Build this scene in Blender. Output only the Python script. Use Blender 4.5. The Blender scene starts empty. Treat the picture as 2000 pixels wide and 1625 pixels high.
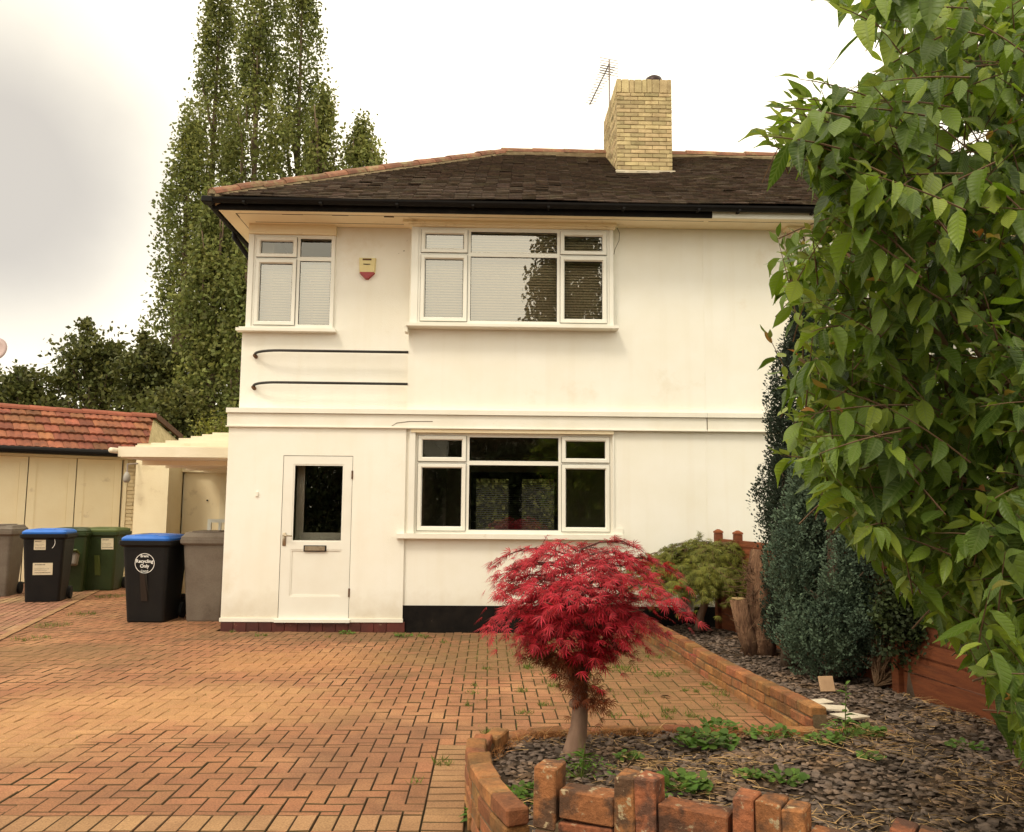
import bpy, math, random
import numpy as np
from math import sin, cos, pi, radians, atan2, hypot, sqrt
from mathutils import Vector, Matrix
random.seed(7); rng = np.random.default_rng(7)
SC = bpy.context.scene
COL = SC.collection

# ------------------------------------------------------------------ camera
F = 1650.0; PITCH = radians(6.2); YAW = radians(1.5); ROLL = radians(.46); EYE = 1.47
cam_d = bpy.data.cameras.new("camera"); cam = bpy.data.objects.new("camera", cam_d); COL.objects.link(cam)
cam_d.sensor_width = 36; cam_d.lens = 36*F/2000; cam_d.clip_end = 3000; cam_d.clip_start = .05
CM = Matrix.Rotation(-YAW, 3, 'Z') @ Matrix.Rotation(pi/2+PITCH, 3, 'X') @ Matrix.Rotation(ROLL, 3, 'Z')
cam.matrix_world = Matrix.Translation((0, 0, EYE)) @ CM.to_4x4()
SC.camera = cam
SC.view_settings.view_transform = 'Standard'; SC.view_settings.look = 'None'
SC.view_settings.gamma = 1; SC.view_settings.exposure = 0.14
MN = np.array(CM)
def ray(x, y): return MN @ np.array([(x-1000)/F, -(y-812.5)/F, -1.0])
def G(x, y, z=0.0):
    d = ray(x, y); t = (z-EYE)/d[2]; return (d[0]*t, d[1]*t, z)
def P(x, y, Y):
    d = ray(x, y); t = Y/d[1]; return (d[0]*t, Y, EYE+d[2]*t)
def proj(p):
    q = (np.asarray(p)-np.array([0, 0, EYE])) @ MN
    return 1000+F*q[..., 0]/-q[..., 2], 812.5-F*q[..., 1]/-q[..., 2]
def rect(x0, y0, x1, y1, Y):
    ym = (y0+y1)/2; xm = (x0+x1)/2
    return P(x0, ym, Y)[0], P(x1, ym, Y)[0], P(xm, y1, Y)[2], P(xm, y0, Y)[2]

# ------------------------------------------------------------------ world and sun
SUN_EL, SUN_AZ = radians(52), radians(215)      # azimuth clockwise from +Y: behind the camera, to its left
W = bpy.data.worlds.new("World"); SC.world = W; W.use_nodes = True
nt = W.node_tree; nt.nodes.clear()
def wn(t, **k):
    n = nt.nodes.new(t)
    for a, b in k.items(): setattr(n, a, b)
    return n
L = nt.links.new
out = wn('ShaderNodeOutputWorld'); bg = wn('ShaderNodeBackground'); L(bg.outputs[0], out.inputs[0])
sky = wn('ShaderNodeTexSky', sky_type='NISHITA', sun_disc=False, sun_elevation=SUN_EL, sun_rotation=SUN_AZ)
tc = wn('ShaderNodeTexCoord')
nz = wn('ShaderNodeTexNoise'); nz.inputs['Scale'].default_value = 2.6; nz.inputs['Detail'].default_value = 7; nz.inputs['Roughness'].default_value = .5
L(tc.outputs['Generated'], nz.inputs['Vector'])
def blob(px, py, r0, r1, amp):
    d = ray(px, py); d = d/np.linalg.norm(d)
    v = wn('ShaderNodeVectorMath', operation='DISTANCE'); L(tc.outputs['Generated'], v.inputs[0]); v.inputs[1].default_value = d
    m = wn('ShaderNodeMath', operation='MULTIPLY_ADD'); L(nz.outputs[0], m.inputs[0]); m.inputs[1].default_value = amp; L(v.outputs['Value'], m.inputs[2])
    r = wn('ShaderNodeMapRange', interpolation_type='SMOOTHSTEP'); L(m.outputs[0], r.inputs[0])
    r.inputs[1].default_value = r0+amp/2; r.inputs[2].default_value = r1+amp/2; r.inputs[3].default_value = 1; r.inputs[4].default_value = 0
    return r.outputs[0]
b1 = blob(20, 380, .05, .27, .14)
b2 = blob(-150, 200, .05, .55, .30)
mx = wn('ShaderNodeMath', operation='MULTIPLY_ADD'); L(b1, mx.inputs[0]); mx.inputs[1].default_value = .62; mx.use_clamp = True
b3 = wn('ShaderNodeMath', operation='MULTIPLY'); L(b2, b3.inputs[0]); b3.inputs[1].default_value = .42; L(b3.outputs[0], mx.inputs[2])
cl = wn('ShaderNodeMix', data_type='RGBA'); L(mx.outputs[0], cl.inputs['Factor'])
SKYK = 1.0
cl.inputs[6].default_value = (1.80, 1.66, 1.34, 1); cl.inputs[7].default_value = (.68, .63, .56, 1)
sm = wn('ShaderNodeVectorMath', operation='SCALE'); L(sky.outputs[0], sm.inputs[0]); sm.inputs['Scale'].default_value = .1
mm = wn('ShaderNodeMix', data_type='RGBA'); mm.inputs['Factor'].default_value = .94
L(sm.outputs[0], mm.inputs[6]); L(cl.outputs[2], mm.inputs[7])
L(mm.outputs[2], bg.inputs[0]); bg.inputs[1].default_value = SKYK
sd = bpy.data.lights.new("sun", 'SUN'); sd.energy = 1.5; sd.angle = radians(14); sd.color = (1, .9, .72)
so = bpy.data.objects.new("sun", sd); COL.objects.link(so)
sv = Vector((sin(SUN_AZ)*cos(SUN_EL), cos(SUN_AZ)*cos(SUN_EL), sin(SUN_EL)))
so.rotation_euler = sv.to_track_quat('Z', 'Y').to_euler(); so.location = sv*30

# ------------------------------------------------------------------ materials
def newmat(name):
    m = bpy.data.materials.new(name); m.use_nodes = True; m.node_tree.nodes.clear(); return m
def M(name, c1, c2=None, scale=4, rough=.85, bump=0., bscale=60, island=0., spec=.3, trans=0., c3=None, c3scale=1.5, c3pos=(.55, .7), metal=0., bdist=.01, hue=0., stretch=None, iscol=None, contrast=(.35, .65), fine=0., dirt=None, streak=None, patch=None):
    m = newmat(name); t = m.node_tree; N = t.nodes.new; l = t.links.new
    o = N('ShaderNodeOutputMaterial'); b = N('ShaderNodeBsdfPrincipled')
    b.inputs['Roughness'].default_value = rough; b.inputs['Specular IOR Level'].default_value = spec; b.inputs['Metallic'].default_value = metal
    tc = N('ShaderNodeTexCoord'); vec = tc.outputs['Object']
    if stretch:
        mp = N('ShaderNodeMapping'); mp.inputs['Scale'].default_value = stretch; l(vec, mp.inputs[0]); vec = mp.outputs[0]
    col = None
    def noise(s, d=6, r=.6):
        n = N('ShaderNodeTexNoise'); n.inputs['Scale'].default_value = s; n.inputs['Detail'].default_value = d; n.inputs['Roughness'].default_value = r
        l(vec, n.inputs['Vector']); return n.outputs[0]
    def rmp(s, a, bb):
        r = N('ShaderNodeMapRange'); l(s, r.inputs[0]); r.inputs[1].default_value = a; r.inputs[2].default_value = bb; return r.outputs[0]
    def mix(f, a, bb, mode='MIX'):
        x = N('ShaderNodeMix'); x.data_type = 'RGBA'; x.blend_type = mode
        for s, i in ((f, 'Factor'), (a, 6), (bb, 7)):
            if isinstance(s, (int, float)): x.inputs[i].default_value = s
            elif isinstance(s, tuple): x.inputs[i].default_value = (*s[:3], 1)
            else: l(s, x.inputs[i])
        return x.outputs[2]
    c2 = c2 or c1
    col = mix(rmp(noise(scale), *contrast), c1, c2)
    if iscol or island or hue: geo = N('ShaderNodeNewGeometry')
    if iscol:
        cr = N('ShaderNodeValToRGB'); cr.color_ramp.interpolation = 'LINEAR'
        l(geo.outputs['Random Per Island'], cr.inputs[0])
        e = cr.color_ramp.elements
        while len(e) < len(iscol): e.new(.5)
        for i, c in enumerate(iscol):
            e[i].position = i/(len(iscol)-1); e[i].color = (*c, 1)
        col = mix(.62, col, cr.outputs[0])
    if c3: col = mix(rmp(noise(c3scale, 8, .65), *c3pos), col, c3)
    if patch:       # stains and moss with a place of their own on the ground: (x, y, radius x, radius y, amount, colour)
        nn = N('ShaderNodeTexNoise'); nn.inputs['Scale'].default_value = 1.6; nn.inputs['Detail'].default_value = 9; nn.inputs['Roughness'].default_value = .72; l(tc.outputs['Object'], nn.inputs['Vector'])
        for (px_, py_, rx_, ry_, am_, cc_) in patch:
            v1 = N('ShaderNodeVectorMath'); v1.operation = 'SUBTRACT'; l(tc.outputs['Object'], v1.inputs[0]); v1.inputs[1].default_value = (px_, py_, 0)
            v2 = N('ShaderNodeVectorMath'); v2.operation = 'DIVIDE'; l(v1.outputs[0], v2.inputs[0]); v2.inputs[1].default_value = (rx_, ry_, 1)
            v3 = N('ShaderNodeVectorMath'); v3.operation = 'LENGTH'; l(v2.outputs[0], v3.inputs[0])
            v4 = N('ShaderNodeMath'); v4.operation = 'MULTIPLY_ADD'; l(nn.outputs[0], v4.inputs[0]); v4.inputs[1].default_value = -2.2; l(v3.outputs['Value'], v4.inputs[2])
            v5 = N('ShaderNodeMapRange'); v5.interpolation_type = 'SMOOTHSTEP'; l(v4.outputs[0], v5.inputs[0]); v5.inputs[1].default_value = -.75; v5.inputs[2].default_value = .1; v5.inputs[3].default_value = am_; v5.inputs[4].default_value = 0
            col = mix(v5.outputs[0], col, cc_)
    if streak:      # rain streaks: noise stretched along Z
        mp2 = N('ShaderNodeMapping'); mp2.inputs['Scale'].default_value = (7, 7, .35); l(tc.outputs['Object'], mp2.inputs[0])
        n2 = N('ShaderNodeTexNoise'); n2.inputs['Scale'].default_value = 1.0; n2.inputs['Detail'].default_value = 5; l(mp2.outputs[0], n2.inputs['Vector'])
        x = N('ShaderNodeMath'); x.operation = 'MULTIPLY'; l(rmp(n2.outputs[0], .52, .8), x.inputs[0]); x.inputs[1].default_value = .16
        col = mix(x.outputs[0], col, streak)
    if dirt:        # splash dirt close to the ground
        sz = N('ShaderNodeSeparateXYZ'); l(tc.outputs['Object'], sz.inputs[0])
        a1 = N('ShaderNodeMath'); a1.operation = 'MULTIPLY_ADD'; l(noise(6), a1.inputs[0]); a1.inputs[1].default_value = -.5; l(sz.outputs[2], a1.inputs[2])
        x = N('ShaderNodeMapRange'); l(a1.outputs[0], x.inputs[0]); x.inputs[1].default_value = dirt[0]; x.inputs[2].default_value = dirt[1]; x.inputs[3].default_value = .55; x.inputs[4].default_value = 0
        col = mix(x.outputs[0], col, dirt[2])
    if fine: col = mix(1.0, col, mix(rmp(noise(bscale*.62, 4, .8), .36, .64), (1-fine*.7,)*3, (1+fine*.7,)*3), 'MULTIPLY')
    if island:
        mr = N('ShaderNodeMapRange'); l(geo.outputs['Random Per Island'], mr.inputs[0]); mr.inputs[3].default_value = 1-island; mr.inputs[4].default_value = 1+island
        hs = N('ShaderNodeHueSaturation'); l(col, hs.inputs['Color']); l(mr.outputs[0], hs.inputs['Value'])
        if hue:
            w = N('ShaderNodeMath'); w.operation = 'MULTIPLY_ADD'; l(geo.outputs['Random Per Island'], w.inputs[0]); w.inputs[1].default_value = 97.3; w.inputs[2].default_value = .1
            fr = N('ShaderNodeMath'); fr.operation = 'FRACT'; l(w.outputs[0], fr.inputs[0])
            m2 = N('ShaderNodeMapRange'); l(fr.outputs[0], m2.inputs[0]); m2.inputs[3].default_value = .5-hue; m2.inputs[4].default_value = .5+hue
            l(m2.outputs[0], hs.inputs['Hue'])
        col = hs.outputs[0]
    l(col, b.inputs['Base Color'])
    if bump:
        bp = N('ShaderNodeBump'); bp.inputs['Strength'].default_value = bump; bp.inputs['Distance'].default_value = bdist
        l(noise(bscale, 6, .7), bp.inputs['Height']); l(bp.outputs[0], b.inputs['Normal'])
    if trans:
        tr = N('ShaderNodeBsdfTranslucent'); l(col, tr.inputs[0])
        br = N('ShaderNodeMix'); 
        ms = N('ShaderNodeMixShader'); ms.inputs[0].default_value = trans; l(b.outputs[0], ms.inputs[1]); l(tr.outputs[0], ms.inputs[2]); l(ms.outputs[0], o.inputs[0])
        t.nodes.remove(br)
    else: l(b.outputs[0], o.inputs[0])
    return m

MAT = {}
MAT['render'] = M('white_render', (.86, .835, .77), (.82, .785, .69), 1.1, .9, .5, 110, c3=(.68, .58, .42), c3scale=.9, c3pos=(.60, .85), bdist=.006, streak=(.66, .56, .40), dirt=(-.25, .25, (.50, .40, .26)))
MAT['trim'] = M('white_trim_paint', (.82, .79, .71), (.77, .73, .63), 3, .6, .1, 30, c3=(.55, .46, .32), c3scale=5, c3pos=(.66, .8), bdist=.003)
MAT['soffit'] = M('soffit_paint', (.90, .78, .56), (.86, .73, .50), 2, .7, .15, 25, c3=(.5, .38, .22), c3scale=3, c3pos=(.62, .8), bdist=.003)
MAT['upvc'] = M('white_window_plastic', (.80, .78, .71), (.77, .74, .66), 3, .35, spec=.5)
MAT['gasket'] = M('black_seal_and_silhouette', (.015, .013, .012), rough=.6)
MAT['crack'] = M('dark_crack', (.10, .07, .04), rough=.9)
MAT['blackpvc'] = M('black_gutter_plastic', (.006, .005, .005), (.010, .008, .007), 6, .6, .1, 20, spec=.15)
MAT['blackpaint'] = M('black_paint', (.006, .005, .005), (.014, .011, .009), 6, .7, .3, 60, spec=.1, c3=(.04, .03, .025), c3scale=12, c3pos=(.66, .75))
MAT['rooftile'] = M('dark_brown_clay_tile', (.112, .070, .046), (.062, .045, .032), 28, .92, .8, 70, island=.2, c3=(.15, .125, .06), c3scale=2.5, c3pos=(.55, .85), hue=.015)
MAT['ridge'] = M('terracotta_ridge_tile', (.27, .12, .07), (.18, .085, .055), 8, .9, .4, 50, island=.25, c3=(.30, .24, .12), c3scale=6, c3pos=(.5, .7))
MAT['mortar'] = M('sandy_mortar', (.42, .33, .20), (.30, .22, .13), 12, .95, .6, 60)
MAT['yellowbrick'] = M('yellow_stock_brick', (.55, .43, .235), (.42, .32, .17), 9, .92, .6, 60, island=.28, c3=(.30, .20, .10), c3scale=5, c3pos=(.55, .8), hue=.01)
MAT['lead'] = M('pale_flashing', (.62, .55, .42), (.50, .42, .30), 7, .7, .3, 30)
MAT['redtile'] = M('dark_red_quarry_tile', (.10, .022, .016), (.07, .018, .014), 7, .45, .2, 30, island=.25, c3=(.22, .14, .09), c3scale=16, c3pos=(.62, .7), spec=.5)
MAT['gtile'] = M('orange_concrete_tile', (.27, .095, .048), (.17, .062, .036), 5, .9, .5, 40, island=.38, c3=(.10, .05, .03), c3scale=2.4, c3pos=(.52, .78), hue=.012)
MAT['gridge'] = M('orange_ridge_tile', (.30, .095, .055), (.24, .075, .045), 6, .85, .3, 40, island=.15)
MAT['gdoor'] = M('cream_door_paint', (.86, .74, .50), (.82, .69, .45), 2, .6, .15, 30, c3=(.42, .30, .17), c3scale=3, c3pos=(.62, .85))
MAT['creambrick'] = M('cream_painted_brick', (.78, .64, .40), (.70, .56, .34), 5, .85, .4, 40, island=.1)
MAT['cream'] = M('cream_masonry', (.84, .74, .52), (.78, .67, .45), 2, .85, .3, 40, c3=(.45, .33, .19), c3scale=2, c3pos=(.6, .85))
MAT['canopy'] = M('white_canopy_board', (.78, .71, .56), (.70, .62, .46), 3, .6, .1, 30, c3=(.55, .42, .25), c3scale=3.5, c3pos=(.6, .8), stretch=(.6, 2, 1))
DRIVE = [(.6, 8.8, 2.2, 1.3, .62, (.155, .100, .040)), (-1.6, 10.1, 2.4, .7, .62, (.13, .080, .038)), (-4.6, 8.6, 1.6, .8, .5, (.20, .125, .055)), (-3.6, 5.2, 1.2, .5, .35, (.17, .085, .05)),
         (-2.3, 6.5, 1.5, .9, .55, (.50, .275, .120)), (-3.2, 5.6, .9, .7, .5, (.50, .28, .125)), (-1.9, 8.3, 1.1, .8, .5, (.48, .24, .10)), (-.7, 5.3, .6, 1.0, .35, (.17, .085, .05)), (1.3, 6.8, 1.0, 1.2, .4, (.20, .13, .05))]
DRIVEJ = [(x_, y_, a_, b_, min(1, m_*1.35), c_) for (x_, y_, a_, b_, m_, c_) in DRIVE]
MAT['paver'] = M('brown_block_paver', (.345, .152, .074), (.235, .110, .056), 1.6, .93, .9, 160, island=.08, patch=DRIVE, c3=(.42, .215, .105), c3scale=1.1, c3pos=(.50, .72), hue=.003, bdist=.006, fine=.45)
MAT['paveredge'] = M('dirty_paver_edge', (.13, .070, .036), (.075, .055, .024), 2.2, .97, .5, 90, patch=DRIVEJ)
MAT['paver2'] = M('buff_block_paver', (.38, .215, .105), (.30, .165, .080), 3, .93, .9, 160, island=.08, hue=.003, fine=.4, bdist=.006)
MAT['paverpink'] = M('pink_block_paver', (.34, .165, .10), (.27, .125, .08), 3, .93, .6, 120, island=.18, c3=(.36, .25, .12), c3scale=.6, c3pos=(.5, .7), fine=.3)
MAT['joint'] = M('mossy_paver_joint', (.085, .052, .026), (.055, .046, .018), 2.2, .97, .8, 90, patch=DRIVEJ)
MAT['brick'] = M('weathered_orange_brick', (.36, .145, .055), (.19, .085, .038), 8, .93, .9, 70, island=.25, c3=(.20, .115, .050), c3scale=7, c3pos=(.48, .72), hue=.015, fine=.3)
MAT['lichen'] = M('lichen_spotted_brick', (.33, .125, .052), (.12, .060, .036), 9, .93, 1, 70, island=.30, c3=(.42, .31, .19), c3scale=22, c3pos=(.60, .65), contrast=(.44, .56), hue=.01, fine=.3)
MAT['mortarbrown'] = M('brown_mortar', (.20, .14, .08), (.13, .09, .05), 14, .97, .8, 70)
MAT['slate'] = M('slate_chipping', (.180, .132, .104), (.105, .080, .066), 20, .85, .4, 60, island=.55, spec=.08, c3=(.26, .155, .085), c3scale=3, c3pos=(.52, .75))
MAT['soil'] = M('dark_soil', (.085, .055, .034), (.045, .030, .020), 14, .98, 1, 50, c3=(.17, .10, .05), c3scale=6, c3pos=(.5, .7), bdist=.03)
MAT['straw'] = M('dry_straw', (.55, .36, .17), (.42, .25, .10), 6, .9, island=.35)
MAT['drygrass'] = M('dry_orange_grass', (.50, .24, .09), (.38, .17, .06), 6, .9, island=.35)
MAT['fence'] = M('orange_stained_timber', (.23, .068, .024), (.15, .043, .018), 3, .8, .5, 20, island=.22, stretch=(1.5, 1.5, 14), c3=(.12, .05, .025), c3scale=2, c3pos=(.55, .8))
MAT['bark'] = M('grey_brown_bark', (.20, .14, .095), (.12, .08, .055), 9, .95, 1, 40, stretch=(1, 1, .3), bdist=.02)
MAT['mbark'] = M('maple_bark', (.26, .16, .11), (.17, .10, .07), 12, .9, .8, 45, stretch=(1, 1, .35), bdist=.012, c3=(.30, .22, .12), c3scale=6, c3pos=(.55, .7))
MAT['twig'] = M('brown_twig', (.17, .10, .055), (.12, .07, .04), 9, .85)
MAT['redtwig'] = M('dark_red_twig', (.10, .035, .03), rough=.8)
MAT['stump'] = M('shaggy_red_brown_bark', (.36, .20, .115), (.17, .085, .05), 9, .95, 1, 30, stretch=(2.2, 2.2, .5), bdist=.05, contrast=(.40, .60))
MAT['cutwood'] = M('pale_cut_wood', (.50, .36, .18), (.40, .27, .12), 20, .9)
MAT['poplar'] = M('poplar_leaves', (.25, .26, .070), (.13, .15, .040), .5, .6, island=.4, trans=.38, hue=.02)
MAT['broad'] = M('dark_broad_leaves', (.16, .16, .040), (.07, .08, .022), 1, .6, island=.5, trans=.32, hue=.02)
MAT['conif'] = M('dark_conifer_foliage', (.026, .040, .022), (.014, .024, .014), 6, .8, island=.4)
MAT['teal'] = M('blue_green_conifer_foliage', (.115, .165, .100), (.050, .080, .052), 3.5, .75, island=.45, hue=.01)
MAT['redleaf'] = M('red_maple_leaf', (.42, .016, .024), (.30, .014, .020), 3, .55, island=.4, trans=.33, iscol=[(.16, .010, .016), (.58, .014, .036), (.40, .022, .020), (.70, .032, .075), (.25, .012, .020)])
MAT['rustleaf'] = M('rust_maple_leaf', (.20, .04, .012), (.15, .05, .012), 5, .6, island=.35, trans=.3)
MAT['greenmaple'] = M('green_maple_leaf', (.23, .23, .038), (.13, .14, .026), 4, .6, island=.4, trans=.3, hue=.02)
MAT['weed'] = M('weed_leaf', (.12, .21, .03), (.085, .16, .022), 5, .6, island=.35, trans=.3, hue=.015)
MAT['grass'] = M('grass_blade', (.15, .19, .035), (.11, .15, .025), 5, .7, island=.4, trans=.25, hue=.02)
MAT['hedge'] = M('hedge_leaves', (.030, .045, .010), (.02, .03, .008), 3, .7, island=.5)
MAT['binblack'] = M('black_bin_plastic', (.006, .006, .007), (.010, .0095, .009), 5, .5, .25, 120, spec=.25, fine=.2)
MAT['binblue'] = M('blue_lid_plastic', (.02, .16, .62), (.018, .13, .52), 5, .4, .1, 60, spec=.5)
MAT['bingreen'] = M('green_bin_plastic', (.020, .036, .010), (.026, .042, .012), 5, .45, .25, 100, spec=.4, fine=.2)
MAT['lidgreen'] = M('olive_green_lid', (.070, .095, .022), (.08, .10, .026), 5, .5, .1, 60)
MAT['bingrey'] = M('grey_brown_bin_plastic', (.175, .145, .115), (.145, .115, .09), 4, .6, .25, 100, c3=(.10, .075, .055), c3scale=3, c3pos=(.52, .75), fine=.15)
MAT['rubber'] = M('black_rubber', (.012, .012, .012), rough=.8)
MAT['label'] = M('pale_paper_label', (.70, .62, .46), (.62, .54, .38), 30, .7)
MAT['ink'] = M('dark_ink', (.05, .04, .04), rough=.8)
MAT['whiteink'] = M('white_print', (.78, .76, .72), rough=.6)
MAT['alarm'] = M('cream_alarm_plastic', (.72, .62, .30), (.68, .56, .26), 5, .4, spec=.5)
MAT['redplastic'] = M('red_plastic', (.30, .012, .012), rough=.3, spec=.5)
MAT['chrome'] = M('brushed_metal', (.45, .38, .28), (.35, .28, .2), 30, .35, metal=.8)
MAT['rail'] = M('black_iron_rail', (.016, .012, .010), rough=.4, spec=.5)
MAT['rust'] = M('rusty_iron', (.16, .08, .04), (.08, .045, .03), 30, .9)
MAT['ally'] = M('dull_aluminium', (.35, .30, .28), rough=.5, metal=.5)
MAT['pot'] = M('clay_chimney_pot', (.22, .09, .07), (.15, .06, .05), 12, .9, .3, 40)
MAT['cowl'] = M('dark_metal_cowl', (.035, .02, .018), rough=.4, metal=.5)
MAT['blind'] = M('cream_blind_slat', (.60, .50, .34), (.55, .45, .30), 4, .7)
MAT['room'] = M('room_wall_paint', (.30, .25, .18), (.26, .21, .15), 2, .9)
MAT['carpet'] = M('brown_carpet', (.10, .07, .05), rough=.98)
MAT['stone'] = M('pale_stone_tile', (.66, .58, .46), (.55, .47, .36), 14, .8, .2, 60)
MAT['tan'] = M('tan_tile', (.50, .32, .19), (.42, .26, .15), 14, .85, .2, 60)
MAT['meter'] = M('grey_meter_plastic', (.34, .31, .27), rough=.5)
MAT['asphalt'] = M('asphalt', (.055, .052, .048), (.04, .038, .036), 20, .95, .5, 200)
MAT['pavement'] = M('concrete_pavement', (.30, .27, .23), (.24, .21, .18), 3, .95, .4, 100)
MAT['kerb'] = M('concrete_kerb', (.34, .31, .27), rough=.95)
MAT['lawn'] = M('rough_lawn', (.07, .09, .022), (.05, .06, .016), 3, .98, .6, 40)
MAT['pink'] = M('pinkish_dish', (.50, .38, .36), rough=.6)
MAT['debris'] = M('dark_dry_leaf', (.06, .035, .02), rough=.9)

def glassmat(name, refl, tint=(.92, .90, .84)):
    m = newmat(name); t = m.node_tree; N = t.nodes.new; l = t.links.new
    o = N('ShaderNodeOutputMaterial'); tr = N('ShaderNodeBsdfTransparent'); tr.inputs[0].default_value = (*tint, 1)
    gl = N('ShaderNodeBsdfGlossy'); gl.inputs['Roughness'].default_value = .004; gl.inputs[0].default_value = (1, .97, .9, 1)
    fr = N('ShaderNodeFresnel'); fr.inputs['IOR'].default_value = 1.5
    a = N('ShaderNodeMath'); a.operation = 'MULTIPLY_ADD'; l(fr.outputs[0], a.inputs[0]); a.inputs[1].default_value = 1.6; a.inputs[2].default_value = refl; a.use_clamp = True
    ms = N('ShaderNodeMixShader'); l(a.outputs[0], ms.inputs[0]); l(tr.outputs[0], ms.inputs[1]); l(gl.outputs[0], ms.inputs[2]); l(ms.outputs[0], o.inputs[0])
    return m
MAT['glass'] = glassmat('window_glass', .06)
MAT['glassup'] = glassmat('coated_window_glass', .22)

def leafmat(name, iscol, trans=.35):
    m = newmat(name); t = m.node_tree; N = t.nodes.new; l = t.links.new
    o = N('ShaderNodeOutputMaterial'); b = N('ShaderNodeBsdfPrincipled'); b.inputs['Roughness'].default_value = .42; b.inputs['Specular IOR Level'].default_value = .35
    geo = N('ShaderNodeNewGeometry'); cr = N('ShaderNodeValToRGB'); l(geo.outputs['Random Per Island'], cr.inputs[0])
    e = cr.color_ramp.elements
    while len(e) < len(iscol): e.new(.5)
    for i, (p, c) in enumerate(iscol): e[i].position = p; e[i].color = (*c, 1)
    uv = N('ShaderNodeUVMap'); sp = N('ShaderNodeSeparateXYZ'); l(uv.outputs[0], sp.inputs[0])
    def mth(op, a, bb=None, c=None):
        x = N('ShaderNodeMath'); x.operation = op
        for i, s in enumerate((a, bb, c)):
            if s is None: continue
            if isinstance(s, (int, float)): x.inputs[i].default_value = s
            else: l(s, x.inputs[i])
        return x.outputs[0]
    ax = mth('ABSOLUTE', mth('SUBTRACT', sp.outputs[0], .5))
    ph = mth('SUBTRACT', mth('MULTIPLY', sp.outputs[1], 9.0), mth('MULTIPLY', ax, 7.0))
    wv = mth('SINE', mth('MULTIPLY', ph, 6.283))
    vein = mth('POWER', mth('MULTIPLY_ADD', wv, .5, .5), 5.0)
    mid = mth('LESS_THAN', ax, .028)
    vv = mth('MAXIMUM', vein, mid)
    mr = N('ShaderNodeMix'); mr.data_type = 'RGBA'; mr.blend_type = 'MIX'; l(mth('MULTIPLY', vv, .35), mr.inputs['Factor']); l(cr.outputs[0], mr.inputs[6]); mr.inputs[7].default_value = (.17, .22, .06, 1)
    l(mr.outputs[2], b.inputs['Base Color'])
    bp = N('ShaderNodeBump'); bp.inputs['Strength'].default_value = .5; bp.inputs['Distance'].default_value = .003; bp.invert = True; l(vv, bp.inputs['Height']); l(bp.outputs[0], b.inputs['Normal'])
    tr = N('ShaderNodeBsdfTranslucent'); hs = N('ShaderNodeHueSaturation'); hs.inputs['Value'].default_value = 1.5; hs.inputs['Saturation'].default_value = 1.1; l(mr.outputs[2], hs.inputs['Color']); l(hs.outputs[0], tr.inputs[0])
    ms = N('ShaderNodeMixShader'); ms.inputs[0].default_value = trans; l(b.outputs[0], ms.inputs[1]); l(tr.outputs[0], ms.inputs[2]); l(ms.outputs[0], o.inputs[0])
    return m
MAT['cherry'] = leafmat('cherry_leaf', [(0, (.045, .082, .012)), (.35, (.095, .155, .018)), (.75, (.17, .25, .030)), (1, (.28, .34, .050))])
MAT['cherrytip'] = leafmat('young_cherry_leaf', [(0, (.10, .16, .03)), (.6, (.16, .21, .04)), (.93, (.17, .19, .04)), (1, (.36, .14, .05))], .4)

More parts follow.
